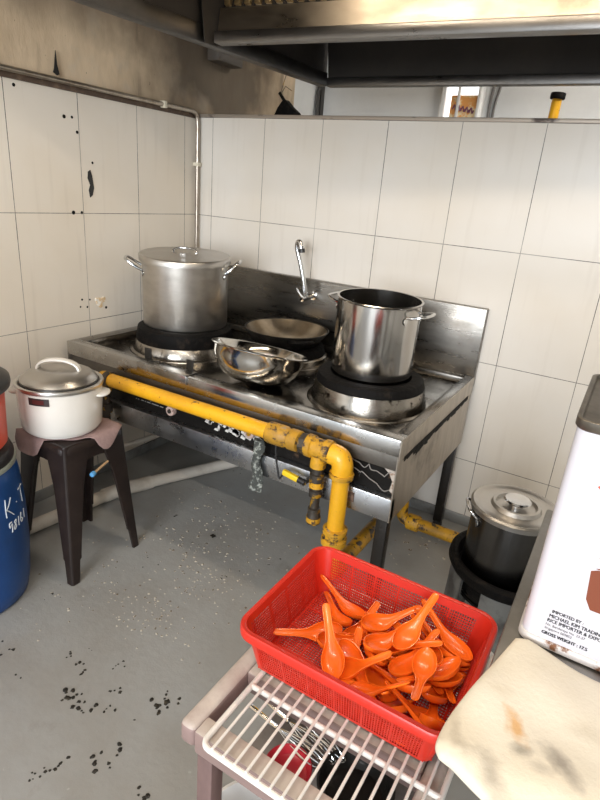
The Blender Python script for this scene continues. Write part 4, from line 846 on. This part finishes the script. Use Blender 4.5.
SPOONS = [
    (1.77, -1.5163, 0.6156, 0.3225, 0.0437, 0.0556, -0.9439),
    (1.8386, -1.6442, 0.622, 0.3463, 0.1406, -0.3014, -0.8772),
    (1.7944, -1.5445, 0.6194, 0.9685, 0.0637, 0.2188, -0.1001),
    (1.8851, -1.5912, 0.6281, 0.7782, -0.2607, 0.1556, 0.5498),
    (1.8277, -1.6273, 0.6269, 0.8101, 0.0377, -0.3256, -0.4861),
    (1.7174, -1.5457, 0.6161, 0.7129, 0.058, 0.1025, 0.6913),
    (1.7806, -1.5893, 0.6158, 0.1844, 0.0156, 0.093, -0.9783),
    (1.869, -1.6647, 0.6168, 0.0549, 0.0949, 0.1048, -0.9884),
    (1.7551, -1.6401, 0.6509, 0.9602, 0.1379, -0.1837, 0.1589),
    (1.7149, -1.6678, 0.6198, 0.9804, -0.0449, -0.1518, -0.1174),
    (1.8823, -1.6333, 0.621, 0.2356, -0.1463, -0.1334, -0.9515),
    (1.8271, -1.5131, 0.6166, 0.9236, 0.0961, 0.0837, -0.3614),
    (1.7653, -1.6638, 0.618, 0.8968, -0.1834, 0.0686, 0.3968),
    (1.7905, -1.6145, 0.6297, 0.2776, -0.1254, 0.0544, 0.9509),
    (1.8134, -1.5435, 0.6761, 0.7724, 0.0772, -0.0335, 0.6295),
    (1.8229, -1.5676, 0.628, 0.7966, -0.1009, 0.1387, 0.5797),
    (1.8813, -1.5041, 0.636, 0.108, 0.0106, 0.0028, 0.9941),
    (1.888, -1.556, 0.6533, 0.4801, 0.1905, -0.1029, -0.8501),
    (1.7941, -1.6704, 0.6524, 0.9702, -0.1447, -0.1807, -0.0714),
    (1.8429, -1.5307, 0.6415, 0.1223, 0.1666, 0.1819, -0.9614),
    (1.8797, -1.526, 0.6324, 0.1248, 0.0131, 0.3064, 0.9436),
    (1.8707, -1.5159, 0.6164, 0.8245, -0.0755, 0.11, -0.5499),
    (1.8854, -1.5591, 0.639, 0.0956, 0.1612, -0.0494, -0.981),
    (1.8979, -1.6586, 0.65, 0.5831, -0.2885, 0.279, 0.7063),
    (1.8603, -1.5829, 0.6697, 0.7681, 0.1108, -0.0142, -0.6306),
    (1.7265, -1.6172, 0.6159, 0.7167, 0.0532, 0.0824, 0.6905),
    (1.8294, -1.5852, 0.6527, 0.8105, -0.076, 0.0005, 0.5808),
    (1.6722, -1.5608, 0.6188, 0.28, 0.0948, 0.2028, -0.9335),
    (1.6825, -1.5248, 0.6205, 0.3553, -0.1712, 0.1994, 0.897),
    (1.6852, -1.4855, 0.6169, 0.11, -0.0192, 0.1563, 0.9814),
    (1.7515, -1.6107, 0.6506, 0.8884, 0.3506, 0.1152, -0.2731),
    (1.7768, -1.5855, 0.6685, 0.8089, -0.0728, 0.1566, 0.562),
    (1.8784, -1.5139, 0.6481, 0.0683, 0.0564, 0.2734, 0.9578),
    (1.8823, -1.4954, 0.6527, 0.2052, 0.0331, 0.0177, 0.978),
    (1.7723, -1.5896, 0.6497, 0.4117, -0.0112, 0.2915, 0.8634),
    (1.7027, -1.6078, 0.6494, 0.8583, -0.0149, 0.2432, 0.4516),
    (1.7579, -1.6382, 0.628, 0.6155, -0.0231, -0.0279, 0.7873),
    (1.7532, -1.5314, 0.6592, 0.8794, 0.0129, 0.1233, 0.4596),
    (1.858, -1.5401, 0.6578, 0.2524, -0.2381, -0.1741, 0.9216),
    (1.7874, -1.5572, 0.653, 0.9823, 0.0671, 0.0219, 0.1734),
    (1.7318, -1.6429, 0.6581, 0.478, 0.0076, -0.1916, 0.8571),
    (1.852, -1.6207, 0.6536, 0.0462, -0.2003, 0.2436, 0.9478)]
SPOON_LABELS = {
    27: 'orange soup spoon lying farthest left in the basket, handle pointing left',
    40: 'orange soup spoon face up at the left front, handle standing straight up',
    29: 'orange soup spoon lying nearest the far left corner of the red basket',
    28: 'orange soup spoon just in front of the one nearest the far left corner',
    14: 'topmost orange soup spoon, bowl up in mid heap, handle raised to far right',
    37: 'orange soup spoon lying level behind the topmost spoon, handle pointing right',
    33: 'orange soup spoon resting along the far wall at the basket right side',
    24: 'small looking orange soup spoon in the right half, handle pointing down to the viewer',
    8: 'orange soup spoon right of the upright one, handle pointing right',
    18: 'orange soup spoon at the front wall with a thin handle pointing right',
    10: 'orange soup spoon in the front right corner, long handle rising to the left',
    39: 'orange soup spoon just below the topmost one, level handle pointing right'}
first = spoon_mb().build('soup_spoon', m_orange, None, angle=60)
for i, (x, y, z, qw, qx, qy, qz) in enumerate(SPOONS):
    o = first if i == 0 else first.copy()
    if i: C.objects.link(o)
    o.location = (x, y, z); o.rotation_mode = 'QUATERNION'; o.rotation_quaternion = (qw, qx, qy, qz)
    tag(o, SPOON_LABELS.get(i, 'orange plastic soup spoon partly buried in the heap in the red basket'), 'spoon', 'orange soup spoons in the red basket')
# ---------------------------------------------------------------- light and camera
def area(name, loc, target, sx, sy, power, col):
    l = bpy.data.lights.new(name, 'AREA'); l.shape = 'RECTANGLE'; l.size = sx; l.size_y = sy; l.energy = power; l.color = col
    o = bpy.data.objects.new(name, l); C.objects.link(o); o.location = loc
    o.rotation_euler = (Vector(target) - Vector(loc)).to_track_quat('-Z', 'Y').to_euler(); return o
area('shopfront_daylight', (2.7, -8.2, 2.1), (1.5, -1.0, .8), 3.2, 3.0, 400, (.92, .96, 1.0))
for x in (1.15, 2.55):
    MB().box(x - .62, x + .62, -2.96, -2.84, 2.71, 2.75).build('ceiling_light', m_lamp_body, None, bevel=.004)
    o = [q for q in C.objects if q.name.startswith('ceiling_light') and 'label' not in q][0]
    tag(o, 'white tube lamp on the ceiling', 'lamp', 'ceiling tube lamps'); OFF[o.name] = Vector((0, 0, 0))
    MB().cyl((x - .58, -2.90, 2.692), (x + .58, -2.90, 2.692), .015).build('lamp_tube', m_far_light, o)
    area('tube_light', (x, -2.90, 2.67), (x, -2.90, 0), 1.15, .05, 15, (1.0, .90, .78))
area('hood_tube_light', (1.55, -.975, 2.16), (1.55, -.80, 0), 1.3, .05, 8.0, (1.0, .84, .64))
area('far_room_light', (2.3, .62, 2.7), (1.9, 1.1, 1.6), 1.4, .3, 24, (1.0, .96, .90))
w = bpy.data.worlds.new('sky'); sc.world = w; w.use_nodes = True
bg = w.node_tree.nodes['Background']; bg.inputs['Color'].default_value = (.80, .90, 1.0, 1); bg.inputs['Strength'].default_value = 1.0
cam = bpy.data.cameras.new('camera'); co = bpy.data.objects.new('camera', cam); C.objects.link(co); sc.camera = co
Rr, Ru, Rf = [Vector(v) for v in CAM_R]
co.matrix_world = Matrix.Translation(CAM_C) @ Matrix((Rr, Ru, -Rf)).transposed().to_4x4()
cam.sensor_fit = 'VERTICAL'; cam.sensor_height = 24.0; cam.lens = CAM_F / 800 * 24.0; cam.clip_start = .02
vs_ = sc.view_settings; sc.display_settings.display_device = 'sRGB'
vs_.view_transform = 'Standard'; vs_.look = 'None'; vs_.gamma = 1.0; vs_.use_curve_mapping = False; vs_.exposure = EXPOSURE
